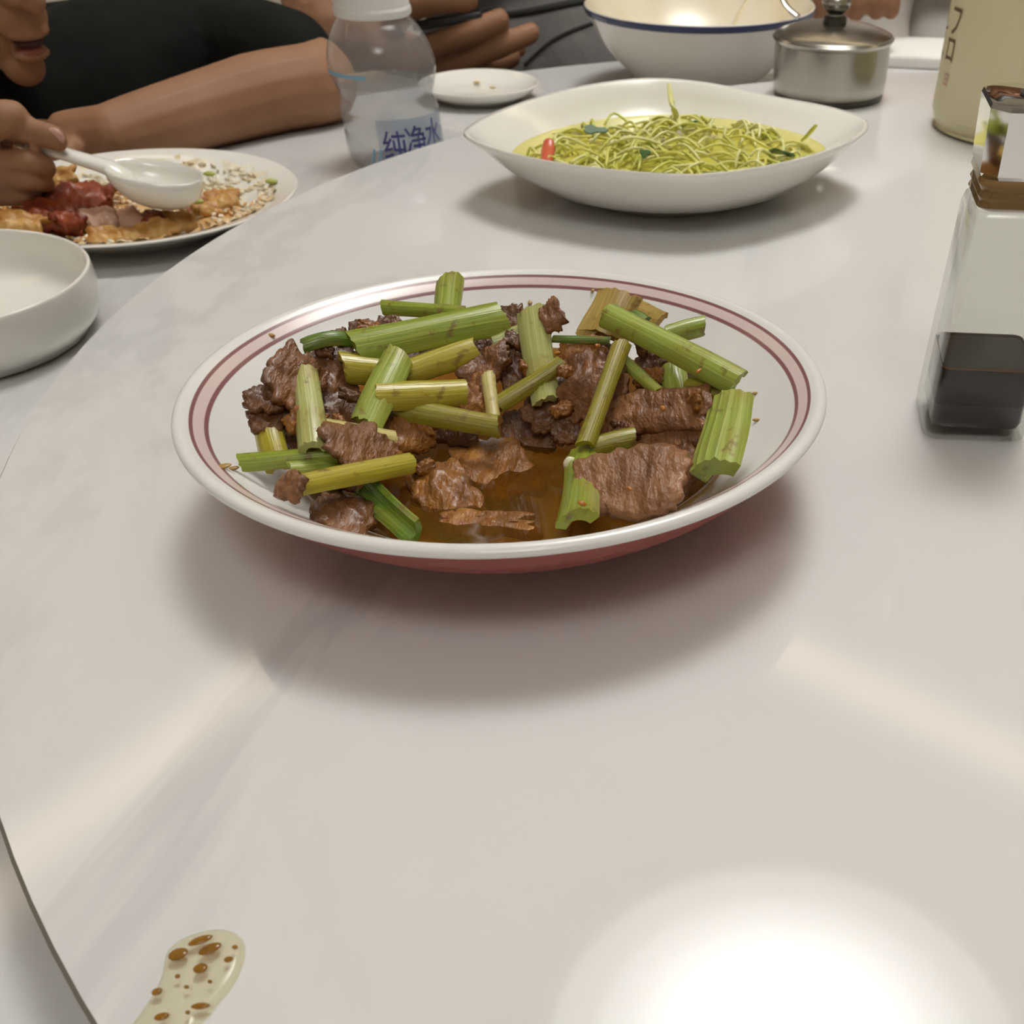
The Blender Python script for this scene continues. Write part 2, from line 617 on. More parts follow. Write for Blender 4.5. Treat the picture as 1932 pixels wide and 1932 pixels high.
def bowl_material():
    m, nt, b = new_mat('striped_porcelain')
    tc = nt.nodes.new('ShaderNodeTexCoord')
    mp = nt.nodes.new('ShaderNodeMapping'); mp.inputs['Scale'].default_value = (1, 1, 0)
    lnk(nt, tc.outputs['Object'], mp.inputs[0])
    ln = nt.nodes.new('ShaderNodeVectorMath'); ln.operation = 'LENGTH'
    lnk(nt, mp.outputs[0], ln.inputs[0])
    r = nt.nodes.new('ShaderNodeMapRange')
    r.inputs['From Min'].default_value = .10
    r.inputs['From Max'].default_value = .12
    lnk(nt, ln.outputs['Value'], r.inputs['Value'])
    cr = nt.nodes.new('ShaderNodeValToRGB')
    W_, P_, K_ = (.82, .81, .78), (.70, .56, .53), (.24, .10, .10)
    stops = [(0, W_), (.185, W_), (.20, K_), (.245, K_), (.26, P_), (.40, P_), (.415, K_), (.455, K_), (.47, W_), (1, W_)]
    el = cr.color_ramp.elements
    while len(el) < len(stops):
        el.new(.5)
    for e, (p, c) in zip(el, stops):
        e.position = p; e.color = (*c, 1)
    lnk(nt, r.outputs[0], cr.inputs[0])
    lnk(nt, cr.outputs[0], b.inputs['Base Color'])
    b.inputs['Roughness'].default_value = .22
    return m


bowl = thing('serving_bowl', 'white bowl with maroon stripes inside the rim and red outside, filled with beef and celery', 'bowl', (BX, BY, 0))
inner = smooth_prof([(0.0001, .0075), (.045, .0080), (.066, .0125), (.086, .0225), (.100, .0330), (.1045, .0367), (.1085, .0391), (.1115, .0407), (.1137, .0405), (.115, .0392), (.1146, .0378), (.1128, .0368)], 5)
outer = smooth_prof([(.1128, .0368), (.108, .0325), (.097, .0228), (.080, .0125), (.062, .0068), (.0585, .0055)], 4)
foot = [(.0585, .0055), (.0575, .0), (.0535, .0), (.0525, .004), (0.0001, .0045)]
prof = inner + outer[1:] + foot[1:]
mats_ = [0] * (len(inner) - 1) + [1] * (len(outer) - 1) + [1] * (len(foot) - 1)
obj_bm('body', lathe_bm(prof, 128, mats=mats_), [bowl_material(), M['red_glaze']], bowl, auto=1.0)


def wall_z(r):
    tb = [(0, .0075), (.045, .0080), (.066, .0125), (.086, .0225), (.100, .0330), (.1045, .0367), (.1085, .0391), (.115, .041)]
    for (a, za), (b, zb) in zip(tb, tb[1:]):
        if r <= b:
            return za + (zb - za) * (r - a) / (b - a)
    return .041


SAUCE_Z = .0195
pool = at(960, 925, SAUCE_Z)


def sstep(a, b, x):
    t_ = min(1, max(0, (x - a) / (b - a)))
    return t_ * t_ * (3 - 2 * t_)


def mound_z(x, y):
    dx, dy = (x - pool.x) * 0.8, (y - pool.y)
    d = math.hypot(dx, dy if dy > 0 else dy * .7)
    z = SAUCE_Z + .002 + .024 * sstep(.028, .075, d)
    r = math.hypot(x - BX, y - BY)
    z -= .008 * sstep(.07, .1, r)
    return max(z, wall_z(r) + .004)


def food(px, py, lift=0.0):
    z = .03
    for _ in range(30):
        p = at(px, py, z)
        z = z * .6 + .4 * (mound_z(p.x, p.y) + lift)
    for _ in range(40):                       # nothing hangs out over the rim
        p = at(px, py, z)
        r = math.hypot(p.x - BX, p.y - BY)
        if r <= .098 or z <= wall_z(r) + .003:
            break
        z -= .0006
    return at(px, py, z)


# sauce
def sauce_material():
    m = bpy.data.materials.new('brown_sauce')
    m.use_nodes = True
    nt = m.node_tree
    nt.nodes.clear()
    tr = nt.nodes.new('ShaderNodeBsdfTransparent'); tr.inputs[0].default_value = (.66, .38, .09, 1)
    df = nt.nodes.new('ShaderNodeBsdfDiffuse'); df.inputs[0].default_value = (.15, .066, .009, 1)
    gl = nt.nodes.new('ShaderNodeBsdfGlossy'); gl.inputs['Roughness'].default_value = .04
    m1 = nt.nodes.new('ShaderNodeMixShader'); m1.inputs[0].default_value = .5
    m2 = nt.nodes.new('ShaderNodeMixShader')
    o = nt.nodes.new('ShaderNodeOutputMaterial')
    n = nt.nodes.new('ShaderNodeTexNoise'); n.inputs['Scale'].default_value = 45
    tc = nt.nodes.new('ShaderNodeTexCoord')
    lnk(nt, tc.outputs['Object'], n.inputs['Vector'])
    bp = nt.nodes.new('ShaderNodeBump'); bp.inputs['Strength'].default_value = .12; bp.inputs['Distance'].default_value = .001
    lnk(nt, n.outputs['Fac'], bp.inputs['Height'])
    lnk(nt, bp.outputs[0], gl.inputs['Normal'])
    lnk(nt, tr.outputs[0], m1.inputs[1]); lnk(nt, df.outputs[0], m1.inputs[2])
    lnk(nt, schlick(nt, 1.36), m2.inputs[0]); lnk(nt, m1.outputs[0], m2.inputs[1]); lnk(nt, gl.outputs[0], m2.inputs[2])
    lnk(nt, m2.outputs[0], o.inputs[0])
    return m


tag(obj_bm('brown_sauce', lathe_bm([(0, 0), (.04, 0), (.078, .0), (.0803, .0006), (.0815, .0016)], 96), sauce_material(), loc=(BX, BY, SAUCE_Z)),
    'pool of oily brown sauce in the striped bowl', 'sauce')

# celery ----------------------------------------------------------
def celery_mat(name, lo, mid, hi, spots=True):
    m, nt, b = new_mat(name)
    tc = nt.nodes.new('ShaderNodeTexCoord')
    mp = nt.nodes.new('ShaderNodeMapping'); mp.inputs['Scale'].default_value = (1, 0.06, 1)
    lnk(nt, tc.outputs['UV'], mp.inputs[0])
    n = nt.nodes.new('ShaderNodeTexNoise'); n.inputs['Scale'].default_value = 16; n.inputs['Detail'].default_value = 3
    lnk(nt, mp.outputs[0], n.inputs[0])
    r = nt.nodes.new('ShaderNodeValToRGB')
    r.color_ramp.elements.new(.5)
    for e, (p, c) in zip(r.color_ramp.elements, ((.3, lo), (.5, mid), (.7, hi))):
        e.position = p; e.color = (*c, 1)
    lnk(nt, n.outputs['Fac'], r.inputs[0])
    n2 = nt.nodes.new('ShaderNodeTexNoise'); n2.inputs['Scale'].default_value = 210; n2.inputs['Detail'].default_value = 3
    lnk(nt, tc.outputs['Object'], n2.inputs[0])
    mr = nt.nodes.new('ShaderNodeMapRange')
    mr.inputs['From Min'].default_value = .60; mr.inputs['From Max'].default_value = .72
    mr.inputs['To Max'].default_value = .7 if spots else 0
    lnk(nt, n2.outputs['Fac'], mr.inputs['Value'])
    n3 = nt.nodes.new('ShaderNodeTexNoise'); n3.inputs['Scale'].default_value = 60
    lnk(nt, tc.outputs['Object'], n3.inputs[0])
    mr3 = nt.nodes.new('ShaderNodeMapRange')
    mr3.inputs['From Min'].default_value = .48; mr3.inputs['From Max'].default_value = .75; mr3.inputs['To Max'].default_value = .45
    lnk(nt, n3.outputs['Fac'], mr3.inputs['Value'])
    mx0 = nt.nodes.new('ShaderNodeMix'); mx0.data_type = 'RGBA'
    lnk(nt, mr3.outputs[0], mx0.inputs['Factor']); lnk(nt, r.outputs[0], mx0.inputs['A'])
    mx0.inputs['B'].default_value = (.34, .235, .02, 1)
    mx = nt.nodes.new('ShaderNodeMix'); mx.data_type = 'RGBA'
    lnk(nt, mr.outputs[0], mx.inputs['Factor']); lnk(nt, mx0.outputs['Result'], mx.inputs['A'])
    mx.inputs['B'].default_value = (.16, .07, .012, 1)
    lnk(nt, mx.outputs['Result'], b.inputs['Base Color'])
    b.inputs['Roughness'].default_value = .28
    b.inputs['Coat Weight'].default_value = .35
    b.inputs['Coat Roughness'].default_value = .12
    b.inputs['Subsurface Weight'].default_value = .12
    b.inputs['Subsurface Scale'].default_value = .004
    bp = nt.nodes.new('ShaderNodeBump'); bp.inputs['Strength'].default_value = .4; bp.inputs['Distance'].default_value = .0008
    lnk(nt, n.outputs['Fac'], bp.inputs['Height'])
    lnk(nt, bp.outputs[0], b.inputs['Normal'])
    return m


CM = {
    'green': celery_mat('celery_green', (.17, .26, .016), (.27, .34, .025), (.38, .43, .055)),
    'light': celery_mat('celery_light', (.25, .35, .04), (.35, .43, .07), (.47, .52, .14)),
    'pale': celery_mat('celery_pale', (.36, .40, .10), (.48, .49, .17), (.56, .56, .25)),
    'yellow': celery_mat('celery_yellow', (.36, .31, .018), (.45, .38, .03), (.53, .46, .075)),
    'olive': celery_mat('celery_olive', (.20, .19, .012), (.29, .26, .02), (.38, .33, .04)),
    'dark': celery_mat('celery_dark', (.06, .13, .012), (.11, .20, .02), (.21, .30, .035)),
    'cream': celery_mat('celery_cream', (.52, .44, .12), (.64, .55, .20), (.70, .62, .30)),
    'ginger': celery_mat('ginger', (.40, .27, .05), (.48, .33, .08), (.55, .40, .13)),
}


def celery(p0, p1, w, mat, label, roll=0.0, bend=0.0, thick=.42, taper=1.0, up=1, name='celery_piece', group='celery pieces in the striped bowl', arc=75, cat='celery', ridge=1.0):
    """a cut of stalk: ribbed crescent section swept along a slightly bent line"""
    p0, p1 = Vector(p0), Vector(p1)
    d = p1 - p0
    L = d.length
    s, n = frame_from(d, Vector((-.05, -.72, .69)))
    s2 = s * math.cos(roll) + n * math.sin(roll)
    n2 = (n * math.cos(roll) - s * math.sin(roll)) * up
    dn = d.normalized()
    sec = []
    N = 13
    R_ = (w / 2) / math.sin(math.radians(arc))
    for i in range(N):
        a = math.radians(-arc + 2 * arc * i / (N - 1))
        rr = R_ * (1 + ridge * (.035 if i % 2 else -.02))
        sec.append((rr * math.sin(a), rr * math.cos(a) - R_ * math.cos(math.radians(arc))))
    N2 = 7
    for i in range(N2):
        a = math.radians(arc - 2 * arc * i / (N2 - 1)) * .9
        rr = R_ * (1 - thick)
        sec.append((rr * math.sin(a), rr * math.cos(a) - R_ * math.cos(math.radians(arc))))
    rings = 9
    bm = bmesh.new()
    uvl = bm.loops.layers.uv.new('UVMap')
    rows = []
    sd = random.random() * 100
    for k in range(rings):
        t_ = k / (rings - 1)
        c = p0 + d * t_ + n2 * (bend * 4 * t_ * (1 - t_)) + s2 * (.04 * w * math.sin(3 * t_ + sd))
        sc = (1 + (taper - 1) * t_) * (1 + .05 * math.sin(5 * t_ + sd))
        row = []
        for q, (a, b_) in enumerate(sec):
            slant = 0
            if k in (0, rings - 1):
                slant = (noise.noise(Vector((q * .7, sd, k))) * .12 + a / w * .35 * math.sin(sd)) * w
            row.append(bm.verts.new(c + s2 * (a * sc) + n2 * (b_ * sc) + dn * slant))
        rows.append(row)
    m_ = len(sec)
    for k in range(rings - 1):
        for q in range(m_):
            j = (q + 1) % m_
            f = bm.faces.new((rows[k][q], rows[k][j], rows[k + 1][j], rows[k + 1][q]))
            for lp, (uu, vv) in zip(f.loops, ((q, k), (q + 1, k), (q + 1, k + 1), (q, k + 1))):
                lp[uvl].uv = (uu / m_ * 2, vv / rings)
    for row, rev in ((rows[0], True), (rows[-1], False)):
        # end caps as a strip between outer and inner arcs
        oi = list(range(N)); ii = list(range(N, m_))
        for i in range(N - 1):
            a_, b_ = row[oi[i]], row[oi[i + 1]]
            j0 = ii[len(ii) - 1 - round(i / (N - 1) * (N2 - 1))]
            j1 = ii[len(ii) - 1 - round((i + 1) / (N - 1) * (N2 - 1))]
            vs_ = [a_, b_, row[j1]] + ([row[j0]] if j0 != j1 else [])
            try:
                bm.faces.new(vs_[::-1] if rev else vs_)
            except ValueError:
                pass
    org = (p0 + p1) / 2
    bmesh.ops.translate(bm, vec=-org, verts=bm.verts)
    o = obj_bm(name, bm, mat, loc=org, auto=.9)
    return tag(o, label, cat, group)


PXM = 4500.0   # pixels per metre at the bowl, for piece widths


def cel(x0, y0, x1, y1, w, mat, label, l0=.004, l1=.004, **kw):
    return celery(food(x0, y0, l0), food(x1, y1, l1), w / PXM, CM[mat], label, **kw)


cel(852, 533, 838, 640, 46, 'green', 'short green celery cut standing against the back rim', .008, .004, roll=.1)
cel(722, 580, 880, 594, 24, 'green', 'slim green celery strip lying behind the widest flat green cut', .006, .006)
cel(668, 655, 952, 603, 54, 'green', 'widest flat green celery cut lying across the back of the pile', .010, .010, arc=55)
cel(645, 692, 752, 704, 46, 'yellow', 'short yellow celery cut under the diagonal bright green one', .007, .007)
cel(752, 712, 897, 662, 44, 'yellow', 'tilted yellow celery cut with a browned tip beside the torn beef', .009, .009)
cel(753, 668, 692, 806, 54, 'light', 'bright green celery cut slanting over the yellow ones', .014, .010, arc=60)
cel(708, 751, 878, 740, 44, 'yellow', 'yellow celery cut with orange end resting on the slanting green one', .014, .012)
cel(745, 768, 942, 806, 36, 'olive', 'ribbed olive celery cut pointing down to the sauce', .009, .010)
cel(573, 705, 594, 852, 46, 'pale', 'pale green celery stalk upright below the left beef slice', .010, .008)
cel(503, 800, 530, 890, 44, 'yellow', 'yellow celery end leaning on the left bowl wall', .002, -.003)
cel(453, 873, 632, 857, 26, 'green', 'thin green celery stick poking out to the left', .010, .008)
cel(548, 890, 640, 884, 30, 'light', 'short dull green celery cut under the thin left stick', .003, .003)
cel(552, 921, 775, 873, 34, 'yellow', 'long yellow celery stick with a meat-stuck end, lying low at the left', .010, .008)
cel(680, 910, 776, 1004, 44, 'dark', 'dark green hollow celery cut dipping into the sauce at the front', .003, .001, up=-1)
cel(616, 812, 745, 832, 34, 'cream', 'cream coloured celery heart behind the small left beef slice', .010, .009)
cel(570, 655, 676, 645, 24, 'dark', 'curled dark green celery leaf stalk at the back left', .008, .007, bend=.003)
cel(930, 648, 985, 628, 30, 'pale', 'small pale celery bit beside the upright spotted stalk', .008, .008)
cel(1005, 588, 1030, 760, 52, 'pale', 'upright pale stalk with brown specks in the middle of the pile', .013, .009, arc=60)
cel(938, 764, 1064, 686, 28, 'olive', 'slender olive stick crossing the foot of the speckled stalk', .010, .014)
cel(1174, 652, 1102, 842, 30, 'olive', 'long ridged olive stick standing over the folded beef', .017, .012)
cel(1146, 597, 1396, 725, 42, 'light', 'longest light green stick lying along the back right, flecked with spice', .016, .010)
cel(1255, 636, 1328, 614, 30, 'green', 'round green celery end pointing up right behind the longest stick', .008, .008, arc=88)
cel(1376, 757, 1352, 886, 84, 'light', 'broad light green celery slab against the right bowl wall', .007, .006, arc=45, roll=-.5)
cel(1116, 846, 1198, 826, 32, 'olive', 'small olive celery chip in front of the ridged stick', .010, .009)
cel(1106, 862, 1086, 986, 60, 'green', 'thick green celery stub standing in the sauce under the front beef slice', .006, .0045, arc=60)
cel(1270, 698, 1280, 752, 42, 'light', 'pale green celery block under the longest stick', .004, .004)
cel(1300, 735, 1376, 742, 46, 'olive', 'olive celery piece wedged below the tip of the longest stick', .004, .004)
cel(1176, 680, 1244, 740, 20, 'light', 'thin green sliver crossing behind the folded beef', .009, .009)
cel(1043, 640, 1152, 642, 12, 'dark', 'hair-thin dark green shred at the back of the pile', .010, .010)
cel(922, 708, 930, 792, 24, 'cream', 'upright pale yellow splinter beside the dark hollow', .012, .010)
cel(1130, 632, 1172, 556, 76, 'ginger', 'broad tan slice of ginger standing at the back', .004, .012, arc=38, ridge=.15, thick=.3, name='ginger_slice', cat='ginger', group='ginger in the striped bowl')
cel(1095, 640, 1125, 600, 26, 'ginger', 'small tan flap of ginger at the foot of the broad slice', .004, .008, arc=38, ridge=.15, thick=.3, name='ginger_slice', cat='ginger', group='ginger in the striped bowl')
cel(1190, 600, 1216, 612, 30, 'dark', 'dark green leaf scrap behind the longest stick', .010, .010)
cel(1196, 580, 1248, 604, 34, 'ginger', 'tan ginger chip behind the longest light green stick', .004, .006, arc=38, ridge=.15, thick=.3, name='ginger_slice', cat='ginger', group='ginger in the striped bowl')

# beef ------------------------------------------------------------
def beef_mat(name, a, b_, c):
    return noisy(name, [(.28, a), (.5, b_), (.72, c)], scale=90, rough=.42, bump=1.0, bscale=230, stretch=(1, .4, 1), coat=.18, bdist=.0034, dist=.5)


BM_ = [beef_mat('beef_brown', (0.094, 0.032, 0.009), (0.202, 0.076, 0.023), (0.323, 0.136, 0.045)),
       beef_mat('beef_dark', (0.065, 0.021, 0.005), (0.142, 0.052, 0.014), (0.256, 0.102, 0.027)),
       beef_mat('beef_amber', (0.134, 0.043, 0.005), (0.295, 0.108, 0.014), (0.484, 0.216, 0.037)),
       beef_mat('beef_grey', (0.134, 0.051, 0.017), (0.248, 0.103, 0.037), (0.362, 0.162, 0.061))]


def beef(c, u, v, lu, lv, mat, label, curl=.15, thick=.0028, fold=0.0, name='beef_slice', group='beef slices in the striped bowl'):
    """torn slice: ragged outline, uneven surface, real thickness"""
    c, u, v = Vector(c), Vector(u).normalized(), Vector(v)
    v = (v - u * v.dot(u)).normalized()
    n = u.cross(v).normalized()
    if n.z < 0:
        n = -n
    sd = random.random() * 100
    NU, NV = 21, 15
    bm = bmesh.new()
    top, bot = [], []
    for i in range(NU):
        rt_, rb_ = [], []
        for j in range(NV):
            a = -1 + 2 * i / (NU - 1)
            b_ = -1 + 2 * j / (NV - 1)
            # square to rounded outline with torn edge
            k = max(abs(a), abs(b_))
            l2 = math.hypot(a, b_)
            if l2 > 1e-6:
                f = k / l2
                f = f * .40 + .60
            else:
                f = 1
            ang = math.atan2(b_, a)
            rag = 1 + .26 * noise.noise(Vector((math.cos(ang) * 1.3, math.sin(ang) * 1.3, sd))) + .15 * noise.noise(Vector((math.cos(ang) * 4, math.sin(ang) * 4, sd)))  \
                + .08 * noise.noise(Vector((math.cos(ang) * 9, math.sin(ang) * 9, sd)))
            rag = 1 + (rag - 1) * k * 1.3
            x, y = a * f * rag * lu / 2, b_ * f * rag * lv / 2
            h = curl * lv * (.45 * noise.noise(Vector((a * 1.1, b_ * 1.1, sd + 7))) + .20 * noise.noise(Vector((a * 3.2, b_ * 3.2, sd + 3))) + .07 * noise.noise(Vector((a * 8, b_ * 8, sd + 13)))) - curl * .25 * lv * b_ * b_ + fold * lu * a * a
            tk = thick * (1 - .35 * k ** 4) * (1 + .4 * noise.noise(Vector((a * 2.2, b_ * 2.2, sd + 31))))
            p = c + u * x + v * y + n * h
            rt_.append(bm.verts.new(p + n * tk / 2))
            rb_.append(bm.verts.new(p - n * tk / 2))
        top.append(rt_); bot.append(rb_)
    for i in range(NU - 1):
        for j in range(NV - 1):
            bm.faces.new((top[i][j], top[i + 1][j], top[i + 1][j + 1], top[i][j + 1]))
            bm.faces.new((bot[i][j], bot[i][j + 1], bot[i + 1][j + 1], bot[i + 1][j]))
    per = [(i, 0) for i in range(NU)] + [(NU - 1, j) for j in range(1, NV)] + [(i, NV - 1) for i in range(NU - 2, -1, -1)] + [(0, j) for j in range(NV - 2, 0, -1)]
    for (a, b_), (a2, b2) in zip(per, per[1:] + per[:1]):
        bm.faces.new((top[a][b_], bot[a][b_], bot[a2][b2], top[a2][b2]))
    bmesh.ops.translate(bm, vec=-c, verts=bm.verts)
    o = obj_bm(name, bm, mat, loc=c)
    return tag(o, label, 'beef', group)


def bf(x0, y0, x1, y1, wpx, mat, label, l0=.005, l1=.005, tilt=.55, **kw):
    """slice lying from pixel 0 to pixel 1, wpx wide as seen; tilt raises its far side"""
    a, b_ = food(x0, y0, l0), food(x1, y1, l1)
    u = b_ - a
    side = Vector((0, 0, 1)).cross(u).normalized()
    if side.y < 0:
        side = -side
    v = side * math.cos(tilt) + Vector((0, 0, 1)) * math.sin(tilt)
    el = math.sin(tilt + math.radians(22))
    return beef((a + b_) / 2, u, v, u.length, wpx / PXM / max(.35, el), BM_[mat], label, **kw)


bf(530, 762, 592, 668, 72, 0, 'brown beef slice standing at the far left of the pile', .010, .012, .9)
bf(462, 764, 540, 742, 34, 1, 'pointed dark beef tip sticking out over the left wall', .009, .010, .5)
bf(472, 798, 548, 780, 34, 1, 'thin dark beef strip tucked under the pointed left tip', .005, .005, .5)
bf(585, 690, 668, 668, 42, 1, 'dark beef scrap behind the short yellow celery', .003, .003, .6)
bf(598, 735, 665, 715, 60, 0, 'brown beef scrap between the pale stalk and yellow celery', .003, .003, .7)
bf(596, 775, 690, 760, 70, 1, 'dark wet beef slice deep under the slanting green celery', .002, .002, .7)
bf(626, 848, 742, 836, 62, 3, 'smooth purplish brown beef slice in front of the cream celery', .013, .010, .75, curl=.1)
bf(726, 830, 815, 806, 66, 2, 'crumbly amber brown beef scrap beside the dark hollow', .006, .006, .8)
bf(524, 914, 572, 922, 36, 3, 'small reddish beef tip on the end of the long yellow stick', .012, .012, .7)
bf(590, 952, 705, 982, 44, 0, 'wet beef slice half sunk at the front left', .001, .001, .15)
bf(785, 945, 895, 918, 78, 2, 'glossy beef lump rising out of the sauce', -.0015, -.0005, .25, curl=.3, thick=.005)
bf(872, 900, 1005, 868, 80, 2, 'flat amber beef slice just breaking the sauce surface', -.0030, -.0022, .10, curl=.08)
bf(880, 722, 955, 652, 44, 0, 'twisted beef strip right of the tilted yellow celery', .011, .013, .6, curl=.4)
bf(868, 765, 930, 735, 64, 2, 'crumbly torn beef bit beside the pale yellow splinter', .010, .010, .8, curl=.4)
bf(662, 626, 705, 616, 24, 1, 'dark reddish beef crumb at the back edge of the pile', .006, .006, .6)
bf(714, 616, 760, 610, 26, 1, 'dark beef crumb beneath the slim back strip', .006, .006, .6)
bf(632, 640, 660, 630, 22, 1, 'tiny dark beef crumb beside the curled leaf stalk', .006, .006, .6)
bf(948, 604, 992, 596, 42, 1, 'dark beef scrap behind the top of the speckled stalk', .009, .009, .8)
bf(1022, 612, 1058, 580, 46, 3, 'curled beef end standing up at the back of the pile', .014, .018, .9, curl=.3)
bf(935, 712, 1005, 668, 72, 1, 'dark beef slice left of the speckled stalk', .005, .006, .8)
bf(1052, 735, 1178, 716, 96, 0, 'large folded shiny beef slice in the middle right', .011, .010, .75, curl=.45, thick=.0045)
bf(1130, 792, 1338, 766, 62, 0, 'long beef slice stretching right from the folded one', .008, .007, .55)
bf(1215, 838, 1330, 800, 70, 0, 'brown beef slice slanting above the front slice', .004, .004, .7)
bf(1262, 862, 1322, 896, 62, 1, 'dark drooping beef edge beside the broad celery slab', .002, .002, .7)
bf(1084, 908, 1292, 914, 88, 3, 'big flat beef slice lying at the front right', .0135, .010, .42, curl=.12, thick=.0035)
bf(990, 786, 1088, 778, 50, 1, 'ragged dark beef under the foot of the speckled stalk', .004, .004, .8)
bf(1042, 816, 1092, 800, 44, 1, 'small ragged dark beef bit over the sauce hollow', .004, .004, .8)
bf(1048, 664, 1142, 658, 36, 2, 'orange brown beef strip behind the folded slice', .008, .008, .6)
bf(1195, 690, 1272, 672, 46, 1, 'dark beef scrap under the middle of the longest stick', .004, .004, .7)
bf(1246, 760, 1300, 726, 44, 1, 'dark beef bit between pale block and long beef slice', .001, .001, .7)
bf(820, 800, 905, 818, 50, 1, 'dark beef slice in the hollow beneath the ribbed olive celery', -.002, -.002, .6)
bf(950, 810, 1050, 820, 50, 1, 'dark beef slice at the back of the sauce hollow', -.003, -.003, .5)
bf(830, 985, 1010, 992, 30, 2, 'submerged amber beef slice at the front rim', -.003, -.003, .1)
bf(1140, 938, 1225, 936, 30, 1, 'dark sunken beef under the big front slice', .000, .000, .2)
bf(700, 700, 800, 690, 60, 1, 'dark beef buried under the yellow celery cuts', -.004, -.004, .6)
bf(780, 640, 900, 655, 50, 1, 'dark beef buried behind the widest green cut', -.003, -.003, .6)
bf(1080, 690, 1180, 690, 60, 1, 'dark beef buried behind the folded slice', -.002, -.002, .6)
bf(1200, 740, 1330, 720, 60, 1, 'dark beef buried under the olive wedge', -.004, -.004, .6)
bf(560, 860, 640, 840, 60, 1, 'dark beef buried behind the thin left stick', -.003, -.003, .6)
bf(500, 830, 570, 800, 60, 1, 'dark beef buried behind the leaning yellow end', -.004, -.004, .6)
bf(1000, 740, 1080, 730, 60, 1, 'dark beef buried below the slender olive stick', -.002, -.002, .6)
bf(690, 780, 760, 790, 60, 1, 'dark beef buried below the slanting green celery', -.002, -.002, .6)
bf(860, 660, 960, 660, 60, 1, 'dark beef buried left of the curled beef end', -.004, -.004, .6)
bf(1300, 830, 1330, 780, 60, 1, 'dark beef buried behind the broad celery slab', -.003, -.003, .6)

for (x, y, lf, mi) in ((612, 660, .008, 1), (700, 618, .008, 2), (600, 800, .008, 2), (640, 800, .010, 2), (660, 745, .010, 1), (800, 800, .009, 2), (812, 778, .010, 1), (1000, 700, .010, 2), (1068, 700, .016, 2), (980, 640, .010, 1),
                       (1160, 690, .012, 2), (1210, 650, .010, 1), (1225, 712, .008, 2), (1310, 756, .010, 2), (1180, 810, .010, 1), (1240, 860, .008, 2), (1060, 770, .010, 2), (742, 866, .008, 2), (800, 882, .004, 2), (640, 905, .006, 1), (560, 790, .008, 2), (900, 620, .010, 1)):
    beef(food(x, y, lf), (random.uniform(-1, 1), random.uniform(-.4, .4), .2), (random.uniform(-.3, .3), .8, .6), random.uniform(.006, .011), random.uniform(.004, .007), BM_[mi], 'small torn beef crumb lying among the celery and beef slices', curl=.5, thick=.0025, name='beef_crumb', group='beef crumbs in the striped bowl')

# garlic bit and orange chilli flecks
b = bmesh.new()
ellipsoid(b, (0, 0, 0), (.0026, .0022, .0030), u=14, v=10)
for v_ in b.verts:
    v_.co *= 1 + .18 * noise.noise(v_.co * 500)
tag(obj_bm('garlic_bit', b, simple('garlic', (.80, .74, .52), .3), loc=food(1077, 878, .008)), 'small white garlic bit beside the front beef slice', 'garlic')
CH = simple('chilli_flesh', (.46, .17, .02), .3)
for i, (x, y, lf) in enumerate(((1098, 950, .013), (1128, 652, .016), (1188, 922, .014), (1052, 666, .014), (1318, 700, .02), (1250, 770, .015), (676, 626, .012))):
    b = bmesh.new()
    ellipsoid(b, (0, 0, 0), (.0014, .0009, .0006), u=10, v=6)
    for v_ in b.verts:
        v_.co *= 1 + .3 * noise.noise(v_.co * 700 + Vector((i, 0, 0)))
    o = obj_bm('chilli_fleck', b, CH, loc=food(x, y, lf))
    o.rotation_euler = (.4, .2, i)
    tag(o, 'tiny orange chilli fleck on the food in the striped bowl', 'chilli', 'chilli flecks')
# brown sauce flecks stuck to the inside of the bowl
FL = simple('sauce_fleck', (.42, .25, .06), .35)
for i, (x, y, sz) in enumerate(((1408, 748, .0020), (1424, 742, .0014), (1427, 792, .0016), (1395, 700, .0014), (1000, 570, .0020), (512, 632, .0018), (420, 880, .0030), (438, 884, .0024), (1118, 548, .0014), (1334, 664, .0016))):
    z = .03
    for _ in range(25):
        p = at(x, y, z)
        z = z * .5 + .5 * (wall_z(math.hypot(p.x - BX, p.y - BY)) + .0004)
    p = at(x, y, z)
    b = bmesh.new()
    ellipsoid(b, (0, 0, 0), (sz, sz * .5, .0005), u=10, v=6)
    o = obj_bm('sauce_fleck', b, FL, loc=p)
    o.rotation_euler = (0, 0, math.atan2(p.y - BY, p.x - BX))
    tag(o, 'tiny brown sauce fleck dried on the inside wall of the striped bowl', 'sauce fleck', 'sauce flecks in the striped bowl')

# ------------------------------------------------------------------ sauce spill on the turntable
spill = thing('sauce_spill', 'clear yellowish sauce spill with brown oil drops on the bare turntable', 'spill', at(370, 1860, 0))
pts = [(225, 1975), (262, 1925), (292, 1880), (308, 1845), (314, 1810), (326, 1790), (352, 1772), (395, 1758), (430, 1757), (455, 1770), (464, 1795), (456, 1830), (440, 1862), (418, 1890), (398, 1915), (372, 1945), (345, 1985)]
loop = [at(x, y, 0) for x, y in pts]
ctr = sum(loop, Vector()) / len(loop)
cl = catmull(loop + [loop[0]], 4)[:-1]
b = bmesh.new()
prev = None
for k, zz in ((1.0, .0002), (.985, .0008), (.95, .0014), (.86, .0019), (.6, .0021), (.3, .0021)):
    ring = [b.verts.new((spill_p.x, spill_p.y, zz)) for spill_p in [ctr + (q - ctr) * k - spill.location for q in cl]]
    if prev:
        for i in range(len(ring)):
            j = (i + 1) % len(ring)
            b.faces.new((prev[i], prev[j], ring[j], ring[i]))
    prev = ring
b.faces.new(prev)
obj_bm('puddle', b, thin_glass('spill_film', (.95, .93, .80), 1.4, .03, .06, (.80, .76, .58)), spill)
